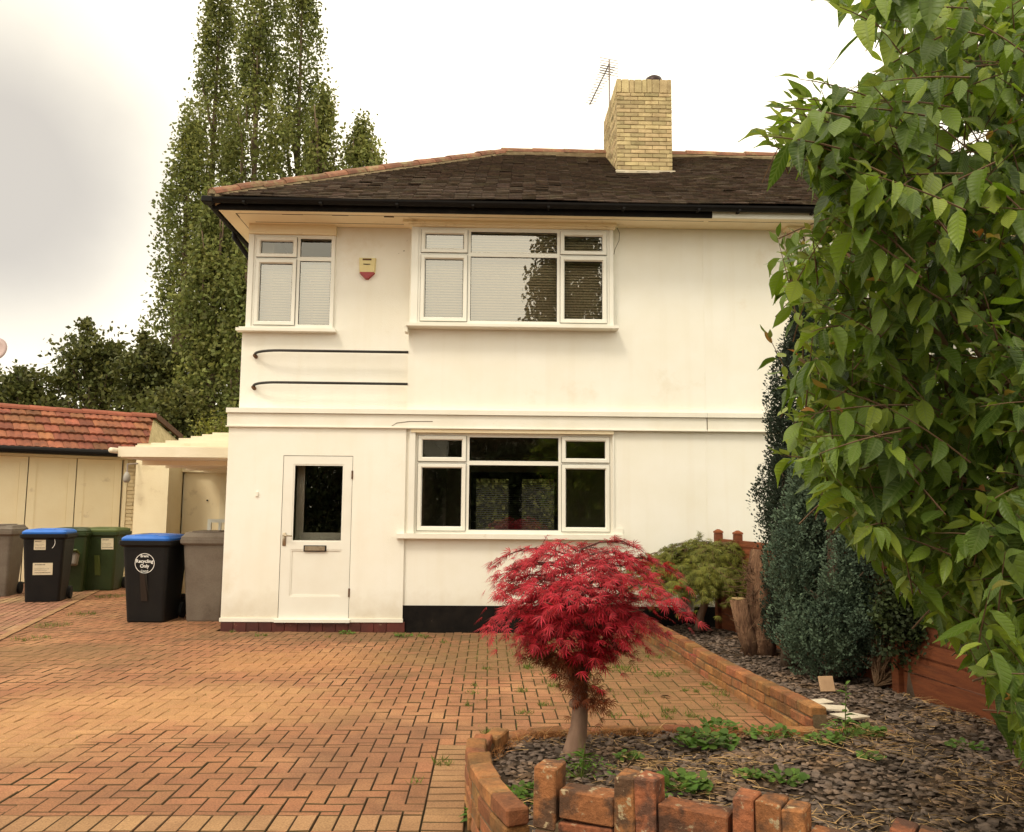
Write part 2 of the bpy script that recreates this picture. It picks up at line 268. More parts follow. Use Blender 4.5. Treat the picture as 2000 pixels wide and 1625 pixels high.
# ------------------------------------------------------------------ mesh helpers
ORG = {}
def tag(o, label=None, cat=None, group=None, kind=None):
    if label: o['label'] = label
    if cat: o['category'] = cat
    if group: o['group'] = group
    if kind: o['kind'] = kind
    return o
def thing(name, loc, label, cat, group=None):
    o = bpy.data.objects.new(name, None); COL.objects.link(o); o.location = loc; o.empty_display_size = .2
    ORG[o.name] = Vector(loc)
    return tag(o, label, cat, group)
def link(name, me, mat, parent, org=None):
    o = bpy.data.objects.new(name, me); COL.objects.link(o)
    if mat is not None and not me.materials: me.materials.append(mat)
    if parent is not None:
        o.parent = parent; ORG[o.name] = ORG[parent.name]
    else:
        ORG[o.name] = Vector(org or (0, 0, 0)); o.location = ORG[o.name]
    return o
class MB:
    def __init__(s, org=None, ang=0.0):
        s.v = []; s.f = []; s.o = Vector(org) if org else None; s.c = cos(ang); s.s = sin(ang); s.mi = []; s.cm = 0
    def pt(s, p):
        if s.o is None: s.v.append((p[0], p[1], p[2]))
        else: s.v.append((s.o.x+p[0]*s.c-p[1]*s.s, s.o.y+p[0]*s.s+p[1]*s.c, s.o.z+p[2]))
        return len(s.v)-1
    def face(s, pts):
        ids = [s.pt(p) for p in pts]; s.f.append(ids); s.mi.append(s.cm)
    def box(s, x0, x1, y0, y1, z0, z1):
        i = [s.pt((x, y, z)) for z in (z0, z1) for y in (y0, y1) for x in (x0, x1)]
        for q in ((0, 2, 3, 1), (4, 5, 7, 6), (0, 1, 5, 4), (2, 6, 7, 3), (0, 4, 6, 2), (1, 3, 7, 5)):
            s.f.append([i[k] for k in q]); s.mi.append(s.cm)
    def hexa(s, b, t):
        i = [s.pt(p) for p in b]+[s.pt(p) for p in t]; n = len(b)
        s.f.append(i[:n][::-1]); s.f.append(i[n:]); s.mi += [s.cm]*2
        for k in range(n):
            s.f.append([i[k], i[(k+1) % n], i[n+(k+1) % n], i[n+k]]); s.mi.append(s.cm)
    def cbox(s, c, size, rz=0., bev=.006, jit=0., tilt=0.):
        """box with chamfered edges"""
        hx, hy, hz = (q/2 for q in size); ids = {}
        R = Matrix.Rotation(rz, 3, 'Z') @ Matrix.Rotation(tilt, 3, 'X')
        for sx in (-1, 1):
            for sy in (-1, 1):
                for sz in (-1, 1):
                    j = Vector([random.uniform(-jit, jit) for _ in range(3)])
                    for a in range(3):
                        h = [hx-bev, hy-bev, hz-bev]; h[a] += bev
                        q = R @ (Vector((sx*h[0], sy*h[1], sz*h[2]))+j)
                        ids[sx, sy, sz, a] = s.pt((c[0]+q.x, c[1]+q.y, c[2]+q.z))
        def add(l): s.f.append(l); s.mi.append(s.cm)
        for a in range(3):
            b, d = [q for q in range(3) if q != a]
            for sg in (-1, 1):
                l = []
                for (p, q) in ((-1, -1), (1, -1), (1, 1), (-1, 1)):
                    k = [0, 0, 0]; k[a] = sg; k[b] = p; k[d] = q; l.append(ids[k[0], k[1], k[2], a])
                if (sg > 0) == (a == 1): l = l[::-1]
                add(l)
            for p in (-1, 1):       # edges along axis a
                for q in (-1, 1):
                    k0 = [0, 0, 0]; k0[a] = -1; k0[b] = p; k0[d] = q; k1 = list(k0); k1[a] = 1
                    add([ids[(*k0, b)], ids[(*k1, b)], ids[(*k1, d)], ids[(*k0, d)]])
        for sx in (-1, 1):
            for sy in (-1, 1):
                for sz in (-1, 1): add([ids[sx, sy, sz, 0], ids[sx, sy, sz, 1], ids[sx, sy, sz, 2]])
    def tube(s, pts, r, n=8, cap=True):
        pts = [Vector(p) for p in pts]
        rr = r if isinstance(r, (list, tuple)) else [r]*len(pts)
        rings = []
        up = Vector((0, 0, 1))
        for k, p in enumerate(pts):
            d = (pts[min(k+1, len(pts)-1)]-pts[max(k-1, 0)]).normalized()
            a = d.cross(up)
            if a.length < 1e-3: a = d.cross(Vector((1, 0, 0)))
            a.normalize()
            if k and a.dot(pa) < 0: a = -a
            pa = a; b = d.cross(a)
            rings.append([s.pt(p+(a*cos(2*pi*j/n)+b*sin(2*pi*j/n))*rr[k]) for j in range(n)])
        for k in range(len(rings)-1):
            for j in range(n):
                s.f.append([rings[k][j], rings[k][(j+1) % n], rings[k+1][(j+1) % n], rings[k+1][j]]); s.mi.append(s.cm)
        if cap:
            s.f.append(rings[0][::-1]); s.f.append(rings[-1]); s.mi += [s.cm]*2
    def loft(s, secs, cap=True):
        rings = [[s.pt(p) for p in r] for r in secs]; n = len(rings[0])
        for k in range(len(rings)-1):
            for j in range(n):
                s.f.append([rings[k][j], rings[k][(j+1) % n], rings[k+1][(j+1) % n], rings[k+1][j]]); s.mi.append(s.cm)
        if cap: s.f.append(rings[0][::-1]); s.f.append(rings[-1]); s.mi += [s.cm]*2
    def lathe(s, c, prof, n=24):
        s.loft([[(c[0]+r*cos(2*pi*j/n), c[1]+r*sin(2*pi*j/n), z) for j in range(n)] for r, z in prof])
    def build(s, name, mat, parent=None, org=None, smooth=False, fix=True):
        me = bpy.data.meshes.new(name)
        o = ORG[parent.name] if parent is not None else Vector(org or (0, 0, 0))
        me.from_pydata([(v[0]-o.x, v[1]-o.y, v[2]-o.z) for v in s.v], [], s.f)
        for m in (mat if isinstance(mat, (list, tuple)) else [mat]): me.materials.append(MAT[m])
        if isinstance(mat, (list, tuple)): me.polygons.foreach_set('material_index', s.mi)
        if fix and len(s.f) < 60000:
            import bmesh
            bm = bmesh.new(); bm.from_mesh(me); bmesh.ops.recalc_face_normals(bm, faces=bm.faces); bm.to_mesh(me); bm.free()
        if smooth: me.polygons.foreach_set('use_smooth', [True]*len(me.polygons))
        me.update()
        return link(name, me, None, parent, org)
def rrect(w, d, r, z, cx=0, cy=0, n=4):
    out = []
    for (sx, sy, a0) in ((1, 1, 0), (-1, 1, pi/2), (-1, -1, pi), (1, -1, 1.5*pi)):
        for k in range(n+1):
            a = a0+pi/2*k/n
            out.append((cx+sx*(w/2-r)+r*cos(a), cy+sy*(d/2-r)+r*sin(a), z))
    return out
def fastmesh(name, V, Q, mat, parent=None, org=None, uv=None, smooth=False, rings=4):
    o = np.array(ORG[parent.name] if parent is not None else (org or (0, 0, 0)))
    V = (V-o).astype(np.float32); me = bpy.data.meshes.new(name); k = Q.shape[1]
    me.vertices.add(len(V)); me.vertices.foreach_set('co', V.ravel())
    me.loops.add(Q.size); me.loops.foreach_set('vertex_index', Q.ravel().astype(np.int32))
    me.polygons.add(len(Q)); me.polygons.foreach_set('loop_start', np.arange(len(Q), dtype=np.int32)*k)
    if uv is not None:
        ul = me.uv_layers.new(name='UVMap'); ul.data.foreach_set('uv', uv[Q.ravel()].astype(np.float32).ravel())
    if smooth: me.polygons.foreach_set('use_smooth', np.ones(len(Q), bool))
    me.materials.append(MAT[mat]); me.update(); me.validate()
    return link(name, me, None, parent, org)
def instance(T, Qt, pos, mats):
    """copies of template T (n,3) with quads Qt at pos (N,3) with matrices (N,3,3)"""
    V = np.einsum('nij,kj->nki', mats, T)+pos[:, None, :]
    n = len(T); Q = (Qt[None]+(np.arange(len(pos))*n)[:, None, None]).reshape(-1, Qt.shape[1])
    return V.reshape(-1, 3), Q
def basis(d, nrm, sc):
    """columns: side, along d, normal; scaled"""
    d = d/np.linalg.norm(d, axis=1, keepdims=True)
    s = np.cross(d, nrm); s /= np.linalg.norm(s, axis=1, keepdims=True)+1e-9
    n = np.cross(s, d)
    return np.stack([s, d, n], axis=2)*np.asarray(sc).reshape(-1, 1, 1)
def rand_dir(n):
    v = rng.normal(size=(n, 3)); return v/np.linalg.norm(v, axis=1, keepdims=True)
def copy_tree(o, parent=None, loc=None, rz=None, sc=None, label=None, group=None):
    c = o.copy(); COL.objects.link(c); c.parent = parent
    ORG[c.name] = ORG.get(o.name, Vector((0, 0, 0)))
    if loc is not None: c.location = loc
    if rz is not None: c.rotation_euler = (0, 0, rz)
    if sc is not None: c.scale = (sc, sc, sc)
    if label: c['label'] = label
    if group: c['group'] = group
    for ch in [x for x in list(COL.objects) if x.parent == o]: copy_tree(ch, c)
    return c
KITE = np.array([[0, 0, 0], [-.32, .45, .03], [0, 1, 0], [.32, .45, .03]]); KQ = np.array([[0, 3, 2, 1]])

# ------------------------------------------------------------------ ground
YW = 10.3; PARTY = 2.66
g = MB()
xs = [-1500, -60, -9.9, -5, 0, 4.6, 12, 60, 1500]; ys = [-1500, -60, 1.0, 8, 19, 40, 1500]
for i in range(len(xs)-1):
    for j in range(len(ys)-1):
        g.face([(xs[i], ys[j], -.06), (xs[i+1], ys[j], -.06), (xs[i+1], ys[j+1], -.06), (xs[i], ys[j+1], -.06)])
tag(g.build('ground', 'lawn'), kind='structure')
g = MB(); g.face([(-60, -9.2, -.052), (60, -9.2, -.052), (60, -.9, -.052), (-60, -.9, -.052)]); tag(g.build('road', 'asphalt'), kind='structure')
g = MB(); g.box(-60, 60, -.9, .95, -.05, .0); tag(g.build('pavement', 'pavement'), kind='structure')
g = MB(); g.box(-60, 60, -11.0, -9.2, -.05, .06); tag(g.build('far_pavement', 'pavement'), kind='structure')

# left boundary of the driveway (joint with the neighbour's drive)
A0, A1 = (-5.39, 9.70), (-7.36, 17.35)
def leftX(Y): return A0[0]+(A1[0]-A0[0])*(Y-A0[1])/(A1[1]-A0[1])
def rightX(Y): return 1.84+(2.12-1.84)*(9.4-Y)/(9.4-5.5)     # retaining wall line
FX0 = -.30                                                   # left edge of the border strip by the bed
def paver(mb, x0, x1, y0, y1, z=0.0):
    if x1-x0 < .03 or y1-y0 < .03: return
    gp = .0028; b = .0035; h = random.uniform(-.0025, .0025)+z; tx = random.uniform(-.0015, .0015)
    x0 += gp; x1 -= gp; y0 += gp; y1 -= gp
    lo = [(x0, y0, z-.03), (x1, y0, z-.03), (x1, y1, z-.03), (x0, y1, z-.03)]
    up = [(x0, y0, h-b), (x1, y0, h-b), (x1, y1, h-b), (x0, y1, h-b)]
    tp = [(x0+b, y0+b, h-tx), (x1-b, y0+b, h+tx), (x1-b, y1-b, h+tx), (x0+b, y1-b, h-tx)]
    il = [mb.pt(p) for p in lo]; iu = [mb.pt(p) for p in up]; it = [mb.pt(p) for p in tp]
    for k in range(4):
        q = (k+1) % 4
        mb.f.append([il[k], il[q], iu[q], iu[k]]); mb.f.append([iu[k], iu[q], it[q], it[k]])
    mb.f.append(it)
    mb.mi += [2]*8+[mb.cm]
d = MB()
SOL0, SOL1 = 4.05, 4.25
def herring(mb, x0, x1, y0, y1, inside):
    a = .1
    for i in range(int(x0/a)-2, int(x1/a)+3):
        for j in range(int(y0/a)-2, int(y1/a)+3):
            t = (i-j) % 4
            if t == 0: bx = (i*a, (i+2)*a, j*a, (j+1)*a)
            elif t == 2: bx = (i*a, (i+1)*a, (j-1)*a, (j+1)*a)
            else: continue
            c = ((bx[0]+bx[1])/2, (bx[2]+bx[3])/2)
            if not inside(*c): continue
            paver(mb, max(bx[0], x0), min(bx[1], x1), max(bx[2], y0), min(bx[3], y1))
def ins_main(x, y):
    if x < leftX(y): return False
    if y > 10.22 and x > -3.2: return False
    if y > 5.45: return x < rightX(y)+.05
    return True
herring(d, -9.0, FX0, SOL1, 5.45, ins_main)
herring(d, -9.0, 2.3, 5.45, 10.24, ins_main)
herring(d, -9.0, -3.2, 10.24, 16.8, ins_main)
herring(d, -6.5, FX0, 1.0, SOL0, lambda x, y: True)
d.cm = 1
x = -6.5
while x < FX0: paver(d, x, min(x+.1, FX0), SOL0, SOL1); x += .1
y = SOL0-.8
while y < 5.40: paver(d, FX0, FX0+.20, y, y+.1); y += .1
y = 5.30
x = FX0+.2
while x < 2.1: paver(d, x, x+.2, 5.36, 5.45); x += .2
tag(d.build('driveway', ['paver', 'paver2', 'paveredge'], fix=False), kind='structure')
j = MB(); j.face([(-9.8, 1.0, -.022), (2.3, 1.0, -.022), (2.3, 10.6, -.022), (-9.8, 10.6, -.022)]); j.face([(-9.8, 10.6, -.022), (-3, 10.6, -.022), (-3, 18, -.022), (-9.8, 18, -.022)])
tag(j.build('driveway_base', 'joint'), kind='structure')
n = MB()          # neighbouring drive, pinker blocks in running bond
y = 6.0; r = 0
ux, uy = A1[0]-A0[0], A1[1]-A0[1]; ang = atan2(uy, ux)
n = MB(org=(A0[0], A0[1], 0), ang=ang)
for r in range(0, 60):
    x = -5.0+(.1 if r % 2 else 0)
    while x < 9.5:
        paver(n, x, x+.2, .02+r*.1, .12+r*.1, .004); x += .2
n.cm = 1
x = -5
while x < 9: paver(n, x, x+.2, -.08, .02, .012); x += .2
tag(n.build('neighbour_driveway', ['paverpink', 'paver2', 'paveredge'], fix=False), kind='structure')

# ------------------------------------------------------------------ house
SOF = 4.99; BACK = 16.4
def wall_open(mb, x0, x1, z0, z1, y, th, ops, back=True):
    """wall facing -Y with rectangular openings (x0,x1,z0,z1)"""
    X = sorted({x0, x1, *[v for o in ops for v in o[:2] if x0 < v < x1]}); Z = sorted({z0, z1, *[v for o in ops for v in o[2:] if z0 < v < z1]})
    def op(cx, cz): return any(o[0] < cx < o[1] and o[2] < cz < o[3] for o in ops)
    for i in range(len(X)-1):
        for k in range(len(Z)-1):
            a, b, c, e = X[i], X[i+1], Z[k], Z[k+1]
            if op((a+b)/2, (c+e)/2): continue
            mb.face([(a, y, c), (b, y, c), (b, y, e), (a, y, e)])
            if back: mb.face([(b, y+th, c), (a, y+th, c), (a, y+th, e), (b, y+th, e)])
    for o in ops:
        a, b = max(o[0], x0), min(o[1], x1); c, e = max(o[2], z0), min(o[3], z1)
        mb.face([(a, y, c), (a, y+th, c), (a, y+th, e), (a, y, e)]); mb.face([(b, y, c), (b, y, e), (b, y+th, e), (b, y+th, c)])
        mb.face([(a, y, c), (b, y, c), (b, y+th, c), (a, y+th, c)]); mb.face([(a, y, e), (a, y+th, e), (b, y+th, e), (b, y, e)])
    mb.face([(x0, y, z0), (x0, y, z1), (x0, y+th, z1), (x0, y+th, z0)]); mb.face([(x1, y, z0), (x1, y+th, z0), (x1, y+th, z1), (x1, y, z1)])
    mb.face([(x0, y, z1), (x1, y, z1), (x1, y+th, z1), (x0, y+th, z1)]); mb.face([(x0, y, z0), (x0, y+th, z0), (x1, y+th, z0), (x1, y, z0)])

W1 = (-.905, 1.460, 3.705, 4.925); W2 = (-.904, 1.504, 1.155, 2.372)
W3 = (-2.985, -1.975, 3.675, 4.865); DR = (-2.487, -1.650, .135, 2.078)
XL = -3.155; XP = -1.015; XU = -3.10; XW = -3.04

def window(root, R, y, cols, tz, casements, up, name='window', depth=.07, blind=None, sill=True, label=None):
    """cols: x fractions of mullions; tz: transom height; casements: list of (col,row) that open"""
    x0, x1, z0, z1 = R; fr = .045
    mb = MB(); xs = [x0+(x1-x0)*c for c in cols]
    mb.box(x0, x0+fr, y, y+depth, z0, z1); mb.box(x1-fr, x1, y, y+depth, z0, z1)
    mb.box(x0+fr, x1-fr, y, y+depth, z0, z0+fr); mb.box(x0+fr, x1-fr, y, y+depth, z1-fr, z1)
    m = .026
    for x in xs: mb.box(x-m, x+m, y+.003, y+depth-.003, z0+fr, z1-fr)
    ed = [x0+fr]+[v for x in xs for v in (x-m, x+m)]+[x1-fr]
    bays = [(ed[2*i], ed[2*i+1]) for i in range(len(xs)+1)]
    for a, b in bays: mb.box(a, b, y+.003, y+depth-.003, tz-m, tz+m)
    wo = mb.build(name, 'upvc', root)
    if label: wo['label'] = label
    rows = [(z0+fr, tz-m), (tz+m, z1-fr)]
    gk = MB()
    for i, (a, b) in enumerate(bays):
        for k, (c, e) in enumerate(rows):
            if (i, k) in casements:
                q = MB(); w = .052; yy = y-.016; ov = .012
                A, B, Cc, E = a-ov, b+ov, c-ov, e+ov
                # mitred casement profile: outer lip, sloped inner bead
                def ring(x_, xx_, z_, zz_, Y): return [(x_, Y, z_), (xx_, Y, z_), (xx_, Y, zz_), (x_, Y, zz_)]
                q.loft([ring(A, B, Cc, E, y+.02), ring(A, B, Cc, E, yy), ring(A+.004, B-.004, Cc+.004, E-.004, yy-.004),
                        ring(A+w-.012, B-w+.012, Cc+w-.012, E-w+.012, yy-.004), ring(A+w, B-w, Cc+w, E-w, yy+.016), ring(A+w, B-w, Cc+w, E-w, y+.045)], cap=False)
                q.build('casement', 'upvc', wo)
                g0 = (A+w, B-w, Cc+w, E-w)
                gk.box(A-.004, B+.004, y-.003, y+.002, Cc-.004, E+.004)
            else: g0 = (a, b, c, e)
            a2, b2, c2, e2 = g0; t = .0065; gy = y+.026
            gk.box(a2, a2+t, gy-.004, gy+.008, c2, e2); gk.box(b2-t, b2, gy-.004, gy+.008, c2, e2)
            gk.box(a2+t, b2-t, gy-.004, gy+.008, c2, c2+t); gk.box(a2+t, b2-t, gy-.004, gy+.008, e2-t, e2)
            p = MB(); p.face([(a2, gy, c2), (b2, gy, c2), (b2, gy, e2), (a2, gy, e2)])
            p.build('glass_pane', 'glassup' if up and not (x1-x0 < 1.2 and k == 1) else 'glass', wo, fix=False)
    # the gasket boxes behind casements must not fill the pane: keep only rims
    gk2 = MB()
    for i, (a, b) in enumerate(bays):
        for k, (c, e) in enumerate(rows):
            if (i, k) in casements:
                ov = .016
                A, B, Cc, E = a-ov, b+ov, c-ov, e+ov; t = .008
                gk2.box(A, A+t, y-.004, y+.001, Cc, E); gk2.box(B-t, B, y-.004, y+.001, Cc, E); gk2.box(A, B, y-.0045, y+.001, Cc, Cc+t); gk2.box(A, B, y-.0045, y+.001, E-t, E)
                w = .052; ov = .012; g0 = (a-ov+w, b+ov-w, c-ov+w, e+ov-w)
            else: g0 = (a, b, c, e)
            a2, b2, c2, e2 = g0; t = .0065; gy = y+.026
            gk2.box(a2, a2+t, gy-.006, gy+.008, c2, e2); gk2.box(b2-t, b2, gy-.006, gy+.008, c2, e2)
            gk2.box(a2+t, b2-t, gy-.006, gy+.008, c2, c2+t); gk2.box(a2+t, b2-t, gy-.006, gy+.008, e2-t, e2)
    gk2.build('seal', 'gasket', wo)
    if blind:
        bz0, bz1 = blind; b = MB(); z = bz0
        while z < bz1:
            b.face([(x0+.03, y+.150, z), (x1-.03, y+.150, z), (x1-.03, y+.158, z+.027), (x0+.03, y+.158, z+.027)]); z += .034
        b.box(x0+.03, x1-.03, y+.14, y+.185, bz1, bz1+.03)
        b.build('blind', 'blind', wo, fix=False)
    return wo

def side_wall(mb, x, th, y0, y1, z0, z1):
    mb.box(x, x+th, y0, y1, z0, z1)

def roof_tiles(mb, ex0, ex1, ey, ez, rx0, rx1, ry, rz, hipl, hipr):
    """front slope: courses of plain tiles, trapezoid from eave ex0..ex1 to ridge rx0..rx1"""
    Ls = hypot(ry-ey, rz-ez); gauge = .098; n = int(Ls/gauge); ca = (ry-ey)/Ls; sa = (rz-ez)/Ls
    for r in range(n+1):
        s = r*gauge; f = s/Ls
        a = ex0+(rx0-ex0)*f; b = ex1+(rx1-ex1)*f
        x = a+(.0 if r % 2 else -.082)+random.uniform(-.01, .01)
        sag = .018*sin(r*.4)*0
        while x < b:
            x1 = x+.165
            xa, xb = max(x, a-.0), min(x1-.004, b)
            if xb-xa > .02:
                lift = random.uniform(0, .006)+(.010 if random.random() < .03 else 0); L1 = s+gauge*1.35; s0 = s-.004-random.uniform(0, .006)
                rt = random.uniform(-.003, .003)
                def q(xx, ss, h): 
                    w = .012*sin(xx*1.9+1)+.010*sin(xx*.8+ss*1.3)
                    return (xx, ey+ss*ca-(h+w)*sa, ez+ss*sa+(h+w)*ca)
                bt = [q(xa, s0, .016+lift), q(xb, s0+rt, .016+lift+rt), q(xb, L1, .0), q(xa, L1, .0)]
                tp = [q(xa, s0, .030+lift), q(xb, s0+rt, .030+lift+rt), q(xb, L1, .012), q(xa, L1, .012)]
                i = [mb.pt(p) for p in bt]+[mb.pt(p) for p in tp]
                for k in ((4, 5, 6, 7), (0, 1, 5, 4), (0, 4, 7, 3), (1, 2, 6, 5)): mb.f.append([i[z] for z in k]); mb.mi.append(0)
            x = x1
def ridge_run(mb, p0, p1, rad=.115, seg=.33, n=7, jit=.012, mort=None):
    p0, p1 = Vector(p0), Vector(p1); Lr = (p1-p0).length; k = max(1, int(Lr/seg)); dd = (p1-p0)/k; u = dd.normalized()
    side = u.cross(Vector((0, 0, 1))).normalized(); upv = side.cross(u)
    for i in range(k):
        o = Vector((0, 0, random.uniform(-jit, jit))); a = p0+dd*i+o; b = p0+dd*(i+1.03)+o+Vector((0, 0, random.uniform(-jit/2, jit/2)))
        secs = []
        for (c, r) in ((a, rad*1.06), (b, rad*.97)):
            secs.append([c+side*r*cos(pi*q/n)+upv*r*(sin(pi*q/n)*.8-.15) for q in range(n+1)]+[c+side*(r-.018)*cos(pi*q/n)+upv*(r-.018)*(sin(pi*q/n)*.8-.15) for q in range(n, -1, -1)])
        mb.loft(secs)
    if mort is not None:
        mort.tube([p0-upv*.04, p1-upv*.04], rad*.97, 8)

EX0 = -3.33; EY = 9.80; EZ = 5.075; RY = 13.2; RZ = 7.17; RX0 = .19; RX1 = 3.86; EX1 = 7.40; EYB = 2*RY-EY
def make_house(root, left, group=None):
    x0, x1 = (XL, PARTY) if left else (PARTY, 2*PARTY-XL)
    mir = (lambda R: R) if left else (lambda R: (2*PARTY-R[1], 2*PARTY-R[0], R[2], R[3]))
    w1, w2, w3, dr = map(mir, (W1, W2, W3, DR)); th = .26
    xp = XP if left else 2*PARTY-XP; xu = XU if left else 2*PARTY-XU; xw = XW if left else 2*PARTY-XW
    lo = MB()      # main front wall, both storeys
    a, b = (xp, PARTY-.002) if left else (PARTY+.002, xp)
    wall_open(lo, a, b, .30, SOF, YW, th, [w2, (w1[0]-.0, w1[1]+.0, w1[2], w1[3])])
    lo.build('wall', 'render', root)
    po = MB()      # ground-floor entrance wall
    a, b = (XL, xp) if left else (xp, 2*PARTY-XL)
    wall_open(po, a, b, .115, 2.62, YW-.035, th, [dr]); po.build('entrance_wall', 'render', root)
    uw = MB()      # set-back upper wall
    a, b = (xu, xp+.16) if left else (xp-.16, xu)
    wall_open(uw, a, b, 2.60, w3[2]-.03, YW+.15, th-.05, [])
    a, b = (xw, xp+.16) if left else (xp-.16, xw)
    wall_open(uw, a, b, w3[2]-.03, SOF, YW+.15, th-.05, [(w3[0], w3[1], w3[2], w3[3])])
    uw.build('upper_wall', 'render', root)
    s = MB(); xo = x0 if left else x1-.24
    xo2 = xw if left else xw-.24
    side_wall(s, xo, .24, YW+.23, BACK-.2, 0, 2.6); side_wall(s, xo2, .24, YW+.36, BACK-.2, 2.6, SOF)
    s.build('side_wall', 'render', root)
    bk = MB(); gx0, gx1 = (-.35, 1.35) if left else (2*PARTY-1.35, 2*PARTY+.35)
    wall_open(bk, x0, x1, 0, SOF, BACK-.2, .22, [(gx0, gx1, .25, 2.15)]); bk.build('rear_wall', 'render', root)
    # garden doors at the back
    gd = MB(); yb = BACK-.12; mid = (gx0+gx1)/2
    for (a, b) in ((gx0, gx0+.10), (gx1-.10, gx1), (mid-.13, mid+.13)): gd.box(a, b, yb, yb+.06, .25, 2.15)
    gd.box(gx0+.10, mid-.13, yb+.002, yb+.058, 2.02, 2.15); gd.box(mid+.13, gx1-.10, yb+.002, yb+.058, 2.02, 2.15)
    gd.box(gx0+.10, mid-.13, yb+.002, yb+.058, .25, .42); gd.box(mid+.13, gx1-.10, yb+.002, yb+.058, .25, .42)
    gdo = gd.build('garden_door', 'gasket', root)  # black frame: the backlit silhouette is put into the colour
    bl = MB(); z = .45
    while z < 1.95:
        bl.face([(gx0+.1, yb-.09, z), (gx1-.1, yb-.09, z), (gx1-.1, yb-.06, z+.015), (gx0+.1, yb-.06, z+.015)]); z += .036
    bl.build('blind', 'gasket', gdo, fix=False)  # slats coloured black as well, as a silhouette against the garden light
    # interior
    it = MB(); it.box(x0+.26, x1-.1, YW+.30, BACK-.22, .0, .14); it.build('floor', 'carpet', root)
    ce = MB(); ce.box(x0+.26, x1-.1, YW+.28, BACK-.22, 2.42, 2.58); ce.box(x0+.3, x1-.1, YW+.40, BACK-.22, SOF-.06, SOF-.01); ce.build('ceiling', 'room', root)
    pw = MB(); px = xp+.1 if left else xp-.2
    pw.box(px, px+.1, YW+.30, BACK-.22, .14, 2.42); pw.box(px, px+.1, YW+.42, BACK-.22, 2.58, SOF-.06)
    q = PARTY-.12 if left else PARTY+.02
    pw.box(q, q+.1, YW+.30, BACK-.22, .14, SOF-.06)
    a, b = (XL+.26, PARTY-.1) if left else (PARTY+.1, 2*PARTY-XL-.26)
    pw.box(a, b, YW+2.8, YW+2.9, 2.58, SOF-.06)
    pw.box(a, px, YW+3.2, YW+3.3, .14, 2.42) if left else pw.box(px+.1, b, YW+3.2, YW+3.3, .14, 2.42)
    pw.build('interior_wall', 'room', root)
    # plinth and string courses
    pl = MB(); a, b = (xp+.001, PARTY) if left else (PARTY, xp-.001)
    pl.box(a, b, YW-.018, YW+.2, -.04, .302); pl.build('plinth', 'blackpaint', root)
    ti = MB(); a, b = (XL+.004, xp-.004) if left else (xp+.004, 2*PARTY-XL-.004); x = a
    while x < b-.02:
        ti.cbox((min(x+.075, b-.04), YW-.028, .05), (.146, .035, .125), 0, .003, .001); x += .15
    ti.build('tile_plinth', 'redtile', root)
    sk = MB(); sk.box(a-.012, b+.012, YW-.055, YW-.03, .108, .150); 
    if left: sk.box(XL-.012, XL+.001, YW-.05, BACK-.3, .108, .15)
    sk.build('skirting', 'trim', root)
    st = MB(); a, b = (XL-.03, PARTY-.002) if left else (PARTY+.002, 2*PARTY-XL+.03)
    st.box(a+.01, b, YW-.055, YW+.001, 2.42, 2.585)
    st.box(a, b, YW-.085, YW+.2, 2.589, 2.645)
    st.box(a, b, YW-.072, YW-.05, 2.418, 2.432)
    a, b = (XL-.03, xp+.0) if left else (xp, 2*PARTY-XL+.03)
    st.box(a, b, YW+.0, YW+.30, 2.60, 2.648)
    st.build('string_course', 'trim', root)
    # windows
    if left:
        a = window(root, w1, YW-.10, (.262, .737), 4.588, {(0, 0), (0, 1), (2, 0), (2, 1)}, True, blind=(3.74, 4.86), label='upper bay window reflecting the sky and a leafy tree')
        b = window(root, w2, YW+.03, (.262, .737), 2.012, {(0, 0), (0, 1), (2, 0), (2, 1)}, False, label='lower window showing a dark room and a blind at the back')
        c = window(root, w3, YW+.11, (.545,), 4.56, {(0, 0), (0, 1)}, True, blind=(3.70, 4.50), label='small corner window upstairs with blinds')
    else:
        a = window(root, w1, YW-.10, (.262, .737), 4.588, {(0, 0), (2, 0), (2, 1)}, True, blind=(3.74, 4.86))
        b = window(root, w2, YW+.03, (.262, .737), 2.012, {(0, 0), (0, 1), (2, 0), (2, 1)}, False)
        c = window(root, w3, YW+.11, (.455,), 4.56, {(1, 0), (1, 1)}, True, blind=(3.70, 4.82))
        q = MB(); fr = .05; A, B = w1[0]+.05, w1[0]+.60; zt = 4.90; ln = .27; an = radians(24)
        def tq(x, s, h): return (x, YW-.11-s*sin(an)-h*cos(an), zt-s*cos(an)+h*sin(an))
        for (xa, xb, sa, sb) in ((A, A+fr, 0, ln), (B-fr, B, 0, ln), (A+fr, B-fr, 0, fr), (A+fr, B-fr, ln-fr, ln)):
            q.hexa([tq(xa, sa, 0), tq(xb, sa, 0), tq(xb, sb, 0), tq(xa, sb, 0)], [tq(xa, sa, .035), tq(xb, sa, .035), tq(xb, sb, .035), tq(xa, sb, .035)])
        o = q.build('casement', 'upvc', a); o['label'] = 'small top casement propped open'
    def trim_at(wo, R, boxes, nm='sill', mat='trim'):
        if nm == 'casing':
            for (xa, xb, ya, yb_, za, zb) in boxes: m = MB(); m.box(xa, xb, ya, yb_, za, zb); m.build(nm, mat, wo)
            return
        m = MB()
        for (xa, xb, ya, yb_, za, zb) in boxes: m.box(xa, xb, ya, yb_, za, zb)
        return m.build(nm, mat, wo)
    # bay casing of the upper window: cheeks, sill, head mould
    x_0, x_1 = w1[0], w1[1]
    trim_at(a, w1, [(x_0-.13, x_1+.105, YW-.20, YW-.002, w1[2]-.045, w1[2]-.012), (x_0-.13, x_1+.105, YW-.165, YW-.003, w1[2]-.012, w1[2]-.001)])
